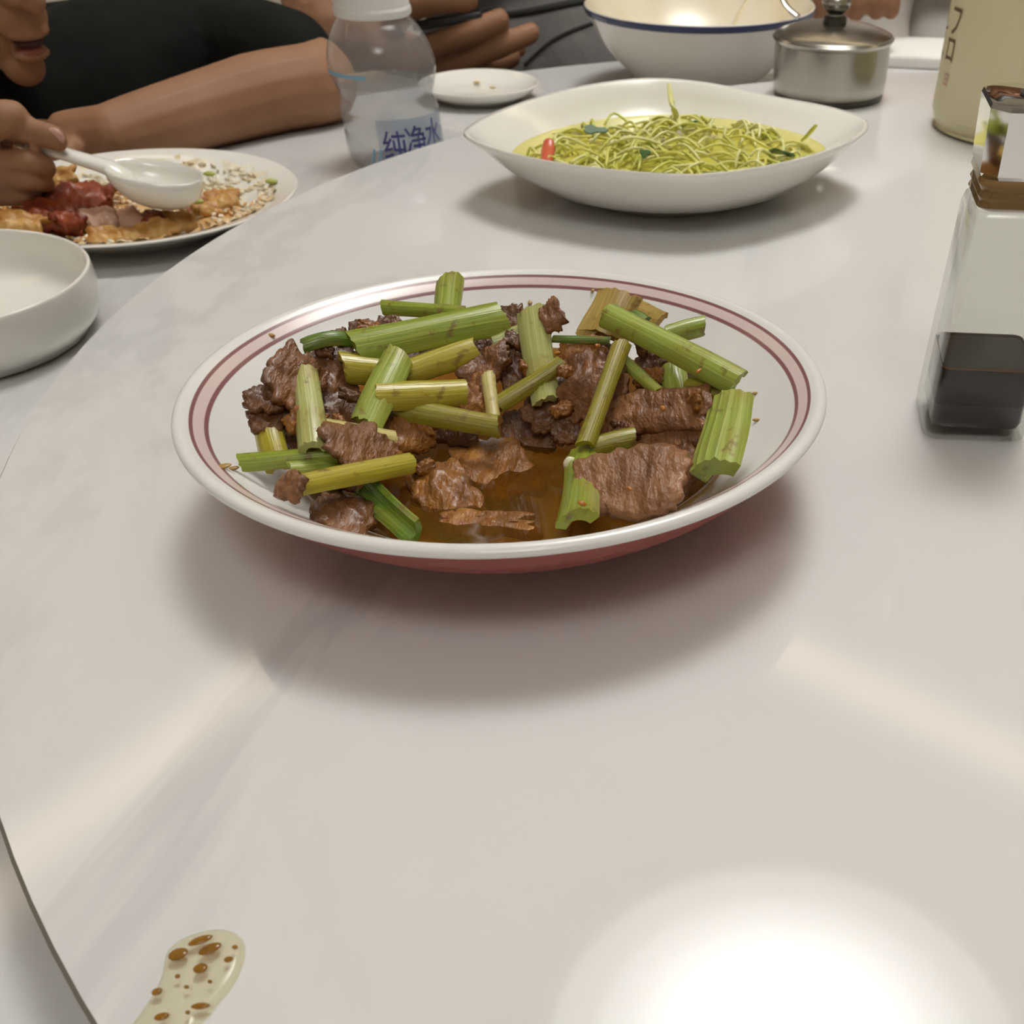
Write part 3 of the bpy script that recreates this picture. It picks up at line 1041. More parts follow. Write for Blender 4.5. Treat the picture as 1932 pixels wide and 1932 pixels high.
OIL = thin_glass('oil_drop', (.66, .42, .09), 1.45, .05, .28, (.42, .26, .05))
for (x, y, a, c_, ang) in ((336, 1800, .0030, .0024, .5), (378, 1774, .0038, .0016, .5), (396, 1790, .0036, .0020, .6), (378, 1827, .0022, .0020, 0), (431, 1810, .0014, .0011, .2), (335, 1842, .0008, .0008, 0), (296, 1871, .0016, .0014, .4), (378, 1898, .0028, .0012, .1), (305, 1918, .0022, .0014, .3), (352, 1862, .0008, .0006, 0), (396, 1852, .0007, .0006, 0), (354, 1910, .0007, .0007, 0), (443, 1787, .0009, .0008, 0)):
    b = bmesh.new()
    ellipsoid(b, (0, 0, 0), (a * .78, c_ * .78, .0005), u=14, v=6)
    o = obj_bm('oil_drop', b, OIL, spill, at(x, y, .0021) - spill.location)
    o.rotation_euler = (0, 0, ang)

# ------------------------------------------------------------------ leaf-shaped dish of shredded vegetable soup
DX, DY = -0.0155, 0.757
dish = thing('leaf_dish', 'white four-cornered porcelain dish of yellow-green shredded cabbage soup', 'dish', (DX, DY, 0), math.radians(10))


def dish_ring(sx, sy, pw, wave, z, n=96):
    out = []
    for i in range(n):
        a = 2 * PI * i / n
        c_, s_ = math.cos(a), math.sin(a)
        r_ = (abs(c_ / sx) ** pw + abs(s_ / sy) ** pw) ** (-1 / pw)
        zz = z + wave * (.003 * max(0, s_) ** 2 - .001 * abs(c_) ** 3) - wave * .002 * math.exp(-((a - .75) / .35) ** 2)
        out.append(Vector((r_ * c_, r_ * s_, zz)))
    return out


lay = [(.006, .006, 2, 0, .0065), (.045, .042, 2, 0, .0065), (.072, .066, 1.9, .0, .010), (.094, .086, 1.75, .2, .019), (.112, .099, 1.62, .6, .0285), (.122, .103, 1.56, .9, .0345),
       (.1252, .1055, 1.56, 1, .0352), (.1255, .1058, 1.56, 1, .0335), (.120, .102, 1.57, .8, .0295), (.104, .092, 1.65, .3, .0185), (.083, .073, 1.85, 0, .0085), (.062, .054, 2, 0, .0035), (.055, .048, 2, 0, 0), (.05, .043, 2, 0, 0), (.006, .006, 2, 0, .002)]
b = bmesh.new()
prev = None
first = None
for L_ in lay:
    ring = [b.verts.new(p) for p in dish_ring(*L_)]
    if prev:
        for i in range(len(ring)):
            j = (i + 1) % len(ring)
            b.faces.new((prev[i], prev[j], ring[j], ring[i]))
    else:
        b.faces.new(ring)
    prev = ring
b.faces.new(prev)
obj_bm('body', b, M['cream_porcelain'], dish)
brm = Matrix.Rotation(math.radians(10), 4, 'Z')
b = bmesh.new()
b.faces.new([b.verts.new(p) for p in dish_ring(.0985, .0895, 1.72, 0, 0, 96)])
BR = simple('yellow_broth', (.66, .61, .11), .15)
o = obj_bm('vegetable_broth', b, BR, loc=(DX, DY, .0218), smooth=False)
o.rotation_euler = (0, 0, math.radians(10))
tag(o, 'yellow-green broth in the four-cornered white dish', 'broth')
# shredded cabbage: uncountable
SH = [simple('shred_pale', (.74, .74, .30), .35), simple('shred_green', (.60, .62, .12), .35), simple('shred_yellow', (.70, .66, .14), .35)]
b = bmesh.new()
for i in range(210):
    while True:
        x, y = random.uniform(-.088, .088), random.uniform(-.078, .078)
        if (abs(x) / .088) ** 1.7 + (abs(y) / .078) ** 1.7 < 1:
            break
    rr = math.hypot(x / .088, y / .078)
    hz = .0205 + .0075 * max(0, 1 - rr * rr * 1.15) * random.uniform(.55, 1.1) + .0012
    a = random.uniform(0, PI)
    L_ = random.uniform(.02, .05) * (1 - .45 * rr)
    d = Vector((math.cos(a), math.sin(a), random.uniform(-.12, .12))) * L_ / 2
    c_ = Vector((x, y, hz)) * 1
    bend = Vector((-math.sin(a), math.cos(a), 0)) * random.uniform(-.008, .008) + Vector((0, 0, random.uniform(-.001, .005)))
    p = [c_ - d, c_ + bend, c_ + d]
    for q in (0, 2):
        lim = (abs(p[q].x) / .092) ** 1.75 + (abs(p[q].y) / .084) ** 1.75
        if lim > 1:
            p[q] = c_ + (p[q] - c_) * .3
        p[q].z = max(p[q].z - .0025, .0214)
    nf = len(b.faces)
    tube_bm(catmull(p, 4), [.0005] + [.0011] * 7 + [.0005], 5, b, flat=.7)
    b.faces.ensure_lookup_table()
    mi = random.choice((0, 0, 1, 1, 2))
    for f_ in b.faces[nf:]:
        f_.material_index = mi
bmesh.ops.transform(b, matrix=brm, verts=b.verts)
o = obj_bm('shredded_cabbage', b, SH, loc=(DX, DY, 0))
tag(o, 'heap of pale green cabbage shreds in the yellow broth', 'cabbage', kind='stuff')


def on_soup(px, py, z):
    return at(px, py, z)


def strip(name, p, r, mat, label, cat, flat=.5, group=None):
    pp = catmull(p, 5)
    n = len(pp)
    rad = [r * (.55 + .45 * math.sin(PI * min(1, max(0, (i + .4) / n)))) for i in range(n)]
    org = sum(pp, Vector()) / n
    o = obj_bm(name, tube_bm([q - org for q in pp], rad, 10, flat=flat), mat, loc=org)
    return tag(o, label, cat, group)


strip('cabbage_shred', [on_soup(1262, 160, .040), on_soup(1268, 195, .036), on_soup(1278, 222, .028), on_soup(1286, 240, .026)], .0022, SH[0], 'single pale shred hanging over the back rim of the four-cornered dish', 'cabbage', .6)
strip('cabbage_shred', [on_soup(1540, 236, .036), on_soup(1528, 250, .031), on_soup(1512, 266, .026)], .0018, SH[1], 'single green shred curling up at the right tip of the broth', 'cabbage', .6)
strip('pepper_strip', [on_soup(1036, 264, .030), on_soup(1034, 285, .026), on_soup(1031, 310, .0235)], .0042, simple('red_pepper', (.62, .11, .045), .3), 'red pepper strip at the left end of the yellow broth', 'pepper', .5)
HB_ = simple('herb_green', (.035, .11, .025), .4)
for i, (x, y, s_) in enumerate(((1120, 247, .007), (1215, 292, .006), (1470, 290, .0085), (1300, 236, .006))):
    b = bmesh.new()
    pts_ = []
    for k in range(14):
        a = 2 * PI * k / 14
        r_ = s_ * (1 + .3 * math.cos(3 * a + i)) * (.75 if abs(math.sin(a)) > .6 else 1)
        pts_.append((r_ * math.cos(a), r_ * .55 * math.sin(a)))
    tv = [b.verts.new((x_, y_, .0012 + .08 * x_)) for x_, y_ in pts_]
    bv = [b.verts.new((x_, y_, .0004 + .08 * x_)) for x_, y_ in pts_]
    b.faces.new(tv); b.faces.new(bv[::-1])
    for k in range(14):
        j = (k + 1) % 14
        b.faces.new((tv[k], bv[k], bv[j], tv[j]))
    o = obj_bm('herb_leaf', b, HB_, loc=on_soup(x, y, .030 if i != 2 else .026), smooth=False)
    o.rotation_euler = (.5, .1, i * 1.3)
    tag(o, ('dark green herb leaf floating between the red pepper strip and the shreds', 'small dark herb leaf lying in the middle of the cabbage shreds', 'largest dark green herb leaf, opposite the red pepper strip',
            'herb leaf beside the shred hanging over the dish rim')[i], 'herb', 'herb leaves in the broth')

# ------------------------------------------------------------------ soy sauce bottle
SX, SY, SR = 0.1205, 0.4400, math.radians(-3.5)
soy = thing('sauce_bottle', 'square glass bottle with a silver cap, part filled with dark soy sauce', 'bottle', (SX, SY, 0), SR)


def rsq(hw, z, rad, n=4):
    out = []
    for (cx, cy, a0) in ((1, 1, 0), (-1, 1, PI / 2), (-1, -1, PI), (1, -1, 1.5 * PI)):
        for k in range(n + 1):
            a = a0 + PI / 2 * k / n
            out.append(Vector((cx * (hw - rad) + rad * math.cos(a), cy * (hw - rad) + rad * math.sin(a), z)))
    return out


def loft(name, rings, mat, parent, auto=.7, close=(True, True), mats=None):
    b = bmesh.new()
    prev = None
    for i, rg in enumerate(rings):
        row = [b.verts.new(p) for p in rg]
        if prev:
            for k in range(len(row)):
                j = (k + 1) % len(row)
                f = b.faces.new((prev[k], prev[j], row[j], row[k]))
                if mats: f.material_index = mats[i - 1]
        elif close[0]:
            b.faces.new(row[::-1])
        prev = row
    if close[1]:
        f = b.faces.new(prev)
        if mats: f.material_index = mats[-1]
    return obj_bm(name, b, mat, parent, auto=auto)


loft('glass_body', [rsq(.0195, .0, .005), rsq(.0212, .0015, .005), rsq(.0214, .006, .005), rsq(.0186, .076, .005), rsq(.0176, .079, .005), rsq(.0166, .080, .005),
                    rsq(.0158, .0785, .004), rsq(.0164, .074, .004), rsq(.0190, .007, .004), rsq(.0182, .0045, .004)], M['glass'], soy)
loft('soy_sauce', [rsq(.0181, .0047, .004), rsq(.0189, .007, .004), rsq(.01845, .0262, .004), rsq(.0183, .0272, .004)], [M['soy']], soy, mats=[0, 0, 0, 0])
loft('residue_line', [rsq(.01838, .0270, .004), rsq(.01835, .0278, .004)], M['soy_edge'], soy, close=(False, False))
loft('collar', [rsq(.0150, .0795, .004), rsq(.0172, .081, .004), rsq(.0165, .0825, .004), rsq(.0172, .084, .004), rsq(.0165, .0855, .004), rsq(.0176, .0875, .004), rsq(.0172, .0895, .004)], M['amber'], soy)
cp = loft('cap', [rsq(.0172, .0892, .0055, 1), rsq(.0180, .0905, .0055, 1), rsq(.0188, .1085, .006, 1), rsq(.0183, .1098, .006, 1), rsq(.0165, .1102, .0055, 1)], M['chrome'], soy, auto=.4)
obj_bm('pour_spout', lathe_bm([(0, .1098), (.007, .1100), (.0075, .1108), (.006, .1116), (0, .1116)], 24), M['steel_dark'], cp, auto=.6)

# ------------------------------------------------------------------ cream canister
CX_, CY_ = .247, .930
can = thing('canister', 'tall cream yellow canister with brown lettering behind the soy sauce bottle', 'canister', (CX_, CY_, 0))
obj_bm('body', lathe_bm(smooth_prof([(0.0001, .001), (.062, .001), (.0665, .003), (.0695, .010), (.070, .018), (.0682, .09), (.0665, .150), (.064, .156), (.060, .158), (.055, .157), (0.0001, .155)], 4), 72), M['canister'], can, auto=.8)
obj_bm('base_ring', lathe_bm([(0, 0), (.060, 0), (.061, .0015), (0, .0015)], 48), M['steel_dark'], can, smooth=False)
la = math.atan2(-CY_, -CX_)
tang = la - math.radians(62)
wrap_text('lettering', 'フ', .019, .0693, tang, .0605, M['brown_ink'], can)
wrap_text('lettering', 'ロ', .017, .0697, tang - .02, .0455, M['brown_ink'], can)
wrap_text('lettering', '日', .008, .0701, tang + .01, .030, M['pink_ink'], can)
wrap_text('lettering', '七', .016, .0692, tang - .33, .052, M['brown_ink'], can)
wrap_text('lettering', '木', .014, .0695, tang - .33, .038, M['brown_ink'], can)

# ------------------------------------------------------------------ steel pot
pot = thing('condiment_pot', 'small stainless steel lidded pot with a round knob on the lid', 'pot', (.1068, 1.020, 0))
obj_bm('body', lathe_bm([(0, .001), (.040, .001), (.0432, .003), (.0446, .006), (.0452, .012), (.0452, .0335), (.0468, .035), (.0475, .0362), (.0462, .0374), (.0440, .0366), (.0435, .030), (.0430, .010), (0, .008)], 72), M['steel'], pot, auto=.6)
obj_bm('base_rim', lathe_bm([(0, 0), (.0412, 0), (.0434, .0008), (.0440, .0036), (.043, .004), (0, .004)], 56), M['steel_dark'], pot, auto=.6)
lid = obj_bm('lid', lathe_bm(smooth_prof([(0.0001, .0450), (.012, .0448), (.028, .0432), (.040, .0402), (.0448, .0385), (.0462, .0378)], 4) + [(.0462, .0372), (.040, .0392), (.0001, .0430)], 72), M['steel'], pot, auto=.8)
obj_bm('knob', lathe_bm(smooth_prof([(.0075, .0445), (.0068, .0475), (.0062, .0500), (.0095, .0530), (.0112, .0565), (.0095, .0598), (.0001, .0612)], 4), 32), M['steel'], lid, auto=1)
obj_bm('knob_collar', lathe_bm([(.0092, .0440), (.0092, .0482), (.0066, .0490), (.0064, .0440)], 28), M['steel_dark'], lid, auto=.6)

# ------------------------------------------------------------------ big white bowl with blue rim line
big = thing('soup_bowl', 'big white bowl with a blue rim line, nearly empty, on the far table edge', 'bowl', (.0023, 1.2046, TZ))
pi_ = smooth_prof([(0.0001, .012), (.035, .0125), (.060, .020), (.083, .036), (.098, .053), (.1022, .0585), (.1038, .0598), (.1046, .0588), (.1038, .0565)], 4)
po_ = smooth_prof([(.1038, .0565), (.099, .0495), (.086, .031), (.066, .014), (.056, .0075)], 4)
pf_ = [(.056, .0075), (.054, 0), (.050, 0), (.048, .004), (.0001, .005)]
inside = noisy('soup_stained_glaze', [(.35, (.78, .68, .47)), (.65, (.83, .76, .60))], scale=18, rough=.2)
obj_bm('body', lathe_bm(pi_ + po_[1:] + pf_[1:], 96, mats=[1] * (len(pi_) - 9) + [0] * (8 + len(po_) - 1 + 4)), [noisy('stained_porcelain', [(.35, (.80, .75, .66)), (.65, (.84, .80, .73))], scale=14, rough=.15), inside], big, auto=1)
obj_bm('rim_line', lathe_bm([(.1032, .0553), (.10425, .0573), (.10495, .0590), (.1056, .0582), (.1047, .0562), (.1038, .0545), (.1032, .0553)], 96), M['blue_line'], big, auto=1)
tag(obj_bm('soup_residue', lathe_bm([(0, 0), (.06, 0), (.0672, .0004)], 64), simple('soup_residue', (.74, .62, .36), .15), loc=(.0023, 1.2046, TZ + .0246)), 'shallow beige soup left in the big blue-rimmed bowl', 'soup')

# steel spoon resting in the big bowl
sp = aty(1512, 45, 1.118)
p = [Vector((.020, 1.190, TZ + .028)), aty(1440, -40, 1.15), aty(1484, 12, 1.128), aty(1506, 32, 1.122)]
spn = thing('steel_spoon', 'shiny steel spoon handle leaning on the rim of the blue-rimmed bowl', 'spoon', p[0])
org = p[0].copy()
pp = [q - org for q in catmull(p, 6)]
obj_bm('handle', tube_bm(pp, [.0022 + .0022 * (i / len(pp)) for i in range(len(pp))], 12, flat=.45), M['chrome'], spn)
b = bmesh.new()
ellipsoid(b, (0, 0, 0), (.020, .012, .004), u=20, v=10)
obj_bm('spoon_bowl', b, M['chrome'], spn, Vector((-.014, .006, 0)))

# ------------------------------------------------------------------ small dishes
d2 = thing('side_dish', 'small flat cream dish with brown specks beside the water bottle', 'dish', (-.1972, 1.1496, TZ))
obj_bm('body', lathe_bm(smooth_prof([(0.0001, .004), (.032, .0042), (.046, .0085), (.0522, .0118), (.0536, .0122), (.0538, .0112), (.047, .006), (.034, .0008), (.030, 0), (0.0001, 0)], 4), 72), M['cream_porcelain'], d2, auto=1)
FK = simple('crumb_brown', (.62, .46, .22), .6)
for i, (x, y) in enumerate(((900, 155), (937, 150), (962, 148), (985, 152), (930, 165))):
    b = bmesh.new()
    ellipsoid(b, (0, 0, 0), (.0035, .0024, .0009), u=10, v=6)
    tag(obj_bm('crumb', b, FK, loc=at(x, y, TZ + .0062)), 'brown food speck on the small cream dish', 'crumb', 'specks on the cream dish')

d3 = thing('small_bowl', 'small plain white straight-sided bowl at the table edge, empty', 'bowl', (-.4064, .5877, TZ))
obj_bm('body', lathe_bm(smooth_prof([(0.0001, .006), (.050, .006), (.066, .0085), (.0745, .016), (.0775, .0275), (.0785, .0302), (.0798, .0305), (.0806, .029), (.0803, .020), (.077, .010), (.069, .003), (.060, 0), (0.0001, 0)], 4), 96), M['cream_porcelain'], d3, auto=1)

np_ = obj_bm('folded_napkin', box_bm(.125, .10, .010, (0, 0, .005), bev=.0025), M['napkin'], loc=(.262, 1.345, TZ))
np_.rotation_euler = (0, 0, math.radians(-8))
tag(np_, 'folded white paper napkin lying behind the cream canister', 'napkin')

# ------------------------------------------------------------------ water bottle
bt = thing('water_bottle', 'clear plastic water bottle with white cap and blue lettering', 'bottle', (-.2327, .9467, TZ))
Z0 = -TZ
body_prof = smooth_prof([(.0001, .004), (.020, .003), (.030, 0), (.0345, .003), (.0366, .010), (.0366, .020), (.0355, .023), (.0366, .026), (.0366, .034), (.0345, .040), (.0342, .043), (.0372, .050), (.0392, .057), (.0388, .063), (.0355, .072), (.0300, .080), (.0258, .0845), (.0250, .088), (.0250, .092)], 4)
obj_bm('clear_body', lathe_bm(body_prof, 64), M['pet'], bt, auto=1.2)
cap_prof = [(.0001, .110), (.0235, .110), (.0258, .1085), (.0266, .106), (.0268, .0912), (.0272, .0905), (.0272, .0868), (.0262, .0858), (.0250, .0858)]
cp = obj_bm('cap', lathe_bm(cap_prof, 64), M['white_plastic'], bt, auto=.5)
obj_bm('seal_ring', lathe_bm([(.0273, .0866), (.0276, .0872), (.0276, .0898), (.0273, .0903)], 64), M['white_plastic'], cp, auto=.5)
m_ = thin_glass('water', (.95, .965, .975), 1.18, .02, .10, (.80, .79, .77))
wp = [(r_ - .0009 if r_ > .001 else r_, z_ + .0008) for r_, z_ in body_prof if z_ < .050]
obj_bm('water', lathe_bm(wp + [(.0001, .0505)], 64), m_, bt, auto=1.2)
lb = lathe_bm([(.0370, .006), (.0370, .033)], 64)
face = math.atan2(-.9467, .2327)
for f_ in list(lb.faces):
    c_ = f_.calc_center_median()
    a = (math.atan2(c_.y, c_.x) - face + PI) % (2 * PI) - PI
    if not (-.30 < a < 1.7):
        lb.faces.remove(f_)
lab = obj_bm('label', lb, M['label_film'], bt)
for i, ch in enumerate('纯净水'):
    wrap_text('lettering', ch, .0185, .0373, face - .02 + i * .46, .0165 + .002 * i, M['blue_ink'], lab)
wrap_text('lettering', '〃', .018, .0373, face - .42, .010, M['light_blue_ink'], lab)
bnd = lathe_bm([(.0394, .0560), (.0394, .0582)], 64)
for f_ in list(bnd.faces):
    c_ = f_.calc_center_median()
    a = (math.atan2(c_.y, c_.x) - face + PI) % (2 * PI) - PI
    if not (-1.5 < a < -.3):
        bnd.faces.remove(f_)
obj_bm('blue_band', bnd, M['light_blue_ink'], bt)

# ------------------------------------------------------------------ plate of rice and tomato
PX_, PY_ = -.3801, .7960
pl = thing('dinner_plate', 'white round plate of tomato rice in front of the child', 'plate', (PX_, PY_, TZ))
obj_bm('body', lathe_bm(smooth_prof([(0.0001, .005), (.060, .005), (.078, .0078), (.095, .0135), (.1055, .0158), (.1075, .0160), (.1074, .0148), (.096, .0110), (.080, .0050), (.066, .0015), (.062, 0), (0.0001, 0)], 4), 96), M['cream_porcelain'], pl, auto=1)


def rice_h(x, y):
    r = math.hypot(x, y)
    h = .005 + .004 * (1 - min(1, r / .095)) + .009 * math.exp(-((x + .055) ** 2 + (y + .008) ** 2) / .0016) + .004 * math.exp(-((x + .0) ** 2 + (y + .045) ** 2) / .0012)
    return max(h, .0055 + .0085 * max(0, r - .075) / .02)


RI = noisy('tomato_rice', [(.32, (.50, .20, .03)), (.5, (.68, .38, .12)), (.66, (.80, .62, .36))], scale=35, rough=.4, bump=.6, bscale=200, coat=.2)
RW = noisy('plain_rice', [(.35, (.74, .62, .40)), (.6, (.82, .76, .60))], scale=45, rough=.45, bump=.6, bscale=200)
b = bmesh.new()
G = 46
vv = {}
for i in range(G + 1):
    for j in range(G + 1):
        x = -.1 + .2 * i / G; y = -.1 + .2 * j / G
        if math.hypot(x, y) < .096 - .006 * noise.noise(Vector((x * 90, y * 90, 8))):
            z = rice_h(x, y) + .0022 * (noise.noise(Vector((x * 150, y * 150, 3))) + .6 * noise.noise(Vector((x * 330, y * 330, 1))))
            vv[i, j] = b.verts.new((x, y, z))
for (i, j) in list(vv):
    if (i + 1, j) in vv and (i, j + 1) in vv and (i + 1, j + 1) in vv:
        f_ = b.faces.new((vv[i, j], vv[i + 1, j], vv[i + 1, j + 1], vv[i, j + 1]))
        c_ = f_.calc_center_median()
        f_.material_index = 1 if c_.y > .02 + .012 * noise.noise(Vector((c_.x * 60, c_.y * 60, 0))) - .2 * c_.x else 0
for _ in range(800):
    a = random.uniform(0, 2 * PI); r_ = .088 * math.sqrt(random.random())
    x, y = r_ * math.cos(a), r_ * math.sin(a)
    nf = len(b.faces)
    d = Vector((math.cos(a * 7), math.sin(a * 7), random.uniform(-.3, .5))).normalized() * .0030
    c_ = Vector((x, y, rice_h(x, y) + .0012))
    tube_bm([c_ - d, c_ - d * .4, c_ + d * .4, c_ + d], [.0005, .0012, .0012, .0005], 5, b)
    b.faces.ensure_lookup_table()
    for f_ in b.faces[nf:]:
        f_.material_index = 1 if random.random() < .45 or y > .02 else 0
o = obj_bm('tomato_rice', b, [RI, RW], loc=(PX_, PY_, TZ))
tag(o, 'orange stained rice spread over the white round plate', 'rice', kind='stuff')
TM = [noisy('tomato_red', [(.35, (.15, .014, .006)), (.65, (.34, .07, .018))], scale=80, rough=.42, coat=.12, bump=.6, bscale=160, bdist=.003), noisy('tomato_orange', [(.35, (.42, .17, .025)), (.65, (.66, .40, .13))], scale=80, rough=.45, coat=.1, bump=.6, bscale=160, bdist=.003), noisy('meat_pink', [(.35, (.50, .26, .17)), (.65, (.66, .42, .30))], scale=60, rough=.35)]
for i, (x, y, z, s_, mi, a, lb_) in enumerate((
        (140, 372, -.006, .020, 0, .7, 'dark red tomato wedge on top of the rice'),
        (95, 405, -.010, .019, 0, .4, 'glossy red tomato piece beside the small bowl'),
        (55, 376, -.012, .016, 0, .2, 'small red tomato piece under the child hand'),
        (125, 408, -.010, .014, 0, 1.2, 'wet dark red tomato skin next to the glossy tomato piece'),
        (190, 365, -.010, .012, 0, -.3, 'short red tomato skin beside the white spoon'),
        (40, 415, -.009, .018, 1, .3, 'orange egg piece at the near edge of the plate'),
        (235, 412, -.016, .014, 2, .5, 'pinkish meat piece in the middle of the rice'),
        (185, 408, -.013, .015, 2, .1, 'pale pink meat chunk beside the red tomato'),
        (285, 412, -.017, .012, 0, -.8, 'small curved red tomato skin near the plate front'),
        (305, 432, -.0165, .014, 1, -.2, 'brown orange onion piece at the plate front'),
        (255, 440, -.0175, .013, 1, .5, 'orange onion shred in front of the pink meat'),
        (200, 445, -.0170, .015, 1, .2, 'yellow orange egg flake by the front rim of the plate'),
        (360, 385, -.019, .011, 2, .4, 'pale shrimp-like piece right of the spoon'),
        (340, 415, -.0170, .013, 1, .1, 'orange rice clump behind the front rim of the plate'),
        (110, 335, .000, .014, 1, .3, 'yellow egg piece beneath the spoon handle'),
        (390, 392, -.019, .012, 1, .8, 'small orange egg flake between shrimp piece and rice clump'),
        (420, 372, -.018, .014, 1, .3, 'orange rice clump next to the bare rim of the plate'))):
    ca, sa = math.cos(a), math.sin(a)
    o = beef(at(x, y, z), (ca, sa, .1 * (-1) ** i), (-sa, ca * .9, .35), s_ * 1.55, s_ * (1.15 if mi else 1.3), TM[mi], lb_, curl=.35, thick=.0055 if mi != 1 else .004, name='food_chunk', group='food on the white round plate')
    o['category'] = 'food'
GB = simple('green_bit', (.40, .45, .10), .4)
for i, (x, y, z) in enumerate(((512, 342, -.0155), (395, 328, -.017), (372, 380, -.013), (280, 360, -.006))):
    b = bmesh.new()
    ellipsoid(b, (0, 0, 0), (.0045, .003, .0015), u=10, v=6)
    tag(obj_bm('scallion_bit', b, GB, loc=at(x, y, z)), ('green scallion bit alone on the bare rim of the white round plate', 'green scallion bit behind the tip of the white spoon', 'green scallion bit beside the pale shrimp-like piece', 'green scallion bit stuck on the white spoon')[i], 'scallion', 'scallion bits on the plate')

# white spoon in the child's hand
s0 = aty(35, 266, .757); s1 = aty(100, 284, .752); s2 = aty(160, 302, .750); s3 = aty(210, 318, .750)
s4 = aty(385, 346, .752)
spoon = thing('soup_spoon', 'white porcelain soup spoon held by the child over the rice', 'spoon', s3)
sec_p = catmull([s0, s1, s2, s3], 6)
_ax = (s4 - s3).normalized()
sec_p += [s3 + _ax * .008 - Vector((0, 0, .004)), s3 + _ax * .014 - Vector((0, 0, .0085))]
obj_bm('handle', tube_bm([q - s3 for q in sec_p], [.0045] + [.0058 + .003 * (i / len(sec_p)) ** 3 for i in range(len(sec_p) - 3)] + [.0075, .003], 14, flat=.55), M['cream_porcelain'], spoon)
ax = (s4 - s3)
LL = ax.length
sd_, nn_ = frame_from(ax)
b = bmesh.new()
rows_o, rows_i = [], []
NU_, NV_ = 20, 12
for i in range(NU_ + 1):
    t_ = i / NU_
    c2 = max(1e-4, 1 - (2 * t_ - 1) ** 2)
    wdt = .0026 + .0205 * c2 ** .42
    dep = .0026 + .0165 * c2 ** .5
    ro, ri = [], []
    for j in range(NV_ + 1):
        a = PI * j / NV_
        q = s3 + ax * (t_ * 1.02 - .04) - s3
        ro.append(b.verts.new(q + sd_ * (wdt * math.cos(a)) - nn_ * (dep * math.sin(a)) + nn_ * .002))
        ri.append(b.verts.new(q + sd_ * ((wdt - .0022) * math.cos(a)) - nn_ * ((dep - .0022) * math.sin(a)) + nn_ * .0024))
    rows_o.append(ro); rows_i.append(ri)
for i in range(NU_):
    for j in range(NV_):
        b.faces.new((rows_o[i][j], rows_o[i + 1][j], rows_o[i + 1][j + 1], rows_o[i][j + 1]))
        b.faces.new((rows_i[i][j], rows_i[i][j + 1], rows_i[i + 1][j + 1], rows_i[i + 1][j]))
    for j in (0, NV_):
        b.faces.new((rows_o[i][j], rows_i[i][j], rows_i[i + 1][j], rows_o[i + 1][j]))
for i in (0, NU_):
    for j in range(NV_):
        b.faces.new((rows_o[i][j], rows_o[i][j + 1], rows_i[i][j + 1], rows_i[i][j]))
obj_bm('spoon_bowl', b, M['cream_porcelain'], spoon)

# ------------------------------------------------------------------ the child
child = thing('person', 'child in a black T-shirt bending over the rice plate, holding a white spoon', 'person', (-.66, 1.14, FLOOR))
CO = child.location


def rel(p):
    return Vector(p) - CO


mouth = aty(66, 86, .945)
hf = Vector((.86, -.44, -.26)).normalized()            # face forward
tmp_up = Vector((.10, .10, 1))
hl = tmp_up.cross(hf).normalized()
hu = hf.cross(hl).normalized()
# tilt the head a little to its own left
rr_ = Matrix.Rotation(math.radians(8), 3, hf)
hl = rr_ @ hl; hu = rr_ @ hu
HS = .165
hc = mouth - hf * (.455 * HS) + hu * (.295 * HS)
HR = Matrix((hf, hl, hu)).transposed()                   # columns: forward, left, up


def hp(f_, l_, u_):
    return hc + (hf * f_ + hl * l_ + hu * u_) * HS


b = bmesh.new()
Rl = HR
ellipsoid(b, hp(-.03, 0, .14) - CO, (.46 * HS, .385 * HS, .385 * HS), Rl, 28, 18)     # cranium
ellipsoid(b, hp(.16, 0, -.12) - CO, (.26 * HS, .30 * HS, .30 * HS), Rl, 28, 18)       # face
ellipsoid(b, hp(.20, 0, -.27) - CO, (.21 * HS, .20 * HS, .19 * HS), Rl, 24, 16)      # jaw
ellipsoid(b, hp(.345, 0, -.405) - CO, (.075 * HS, .10 * HS, .075 * HS), Rl)           # chin
for s_ in (1, -1):
    ellipsoid(b, hp(.23, .17 * s_, -.09) - CO, (.14 * HS, .125 * HS, .14 * HS), Rl)   # cheeks
    ellipsoid(b, hp(-.02, .395 * s_, -.02) - CO, (.075 * HS, .035 * HS, .13 * HS), Rl)  # ears
    ellipsoid(b, hp(.445, .062 * s_, -.125) - CO, (.05 * HS, .04 * HS, .036 * HS), Rl)  # nostril wings
chain(b, [(hp(.40, 0, .06) - CO, .028 * HS), (hp(.455, 0, -.05) - CO, .045 * HS), (hp(.505, 0, -.115) - CO, .055 * HS)])
ellipsoid(b, hp(.40, 0, -.215) - CO, (.062 * HS, .14 * HS, .085 * HS), Rl)              # muzzle
ellipsoid(b, hp(.435, 0, -.255) - CO, (.042 * HS, .11 * HS, .026 * HS), Rl)           # lips
ellipsoid(b, hp(.420, 0, -.335) - CO, (.045 * HS, .095 * HS, .028 * HS), Rl)
neck0 = hp(-.06, 0, -.30)
chest = Vector((-.650, 1.100, -.085))
chain(b, [(hp(-.05, 0, -.1) - CO, .042), (neck0 - CO, .040), (Vector((-.628, 1.065, .010)) - CO, .045), (chest - CO, .06)])
shL = Vector((-.505, 1.200, -.016)); elL = at(612, 152, TZ + .0260); wrL = at(215, 258, TZ + .0185)
shR = Vector((-.715, .985, .015)); elR = Vector((-.735, .845, -.002)); 
chain(b, [(chest - CO, .06), (shL - CO, .040), ((shL * .4 + elL * .6) + Vector((0, 0, .008)) - CO, .030), (elL - CO, .0270), ((elL * .65 + wrL * .35) + Vector((0, 0, .002)) - CO, .0260), (wrL - CO, .0195)])
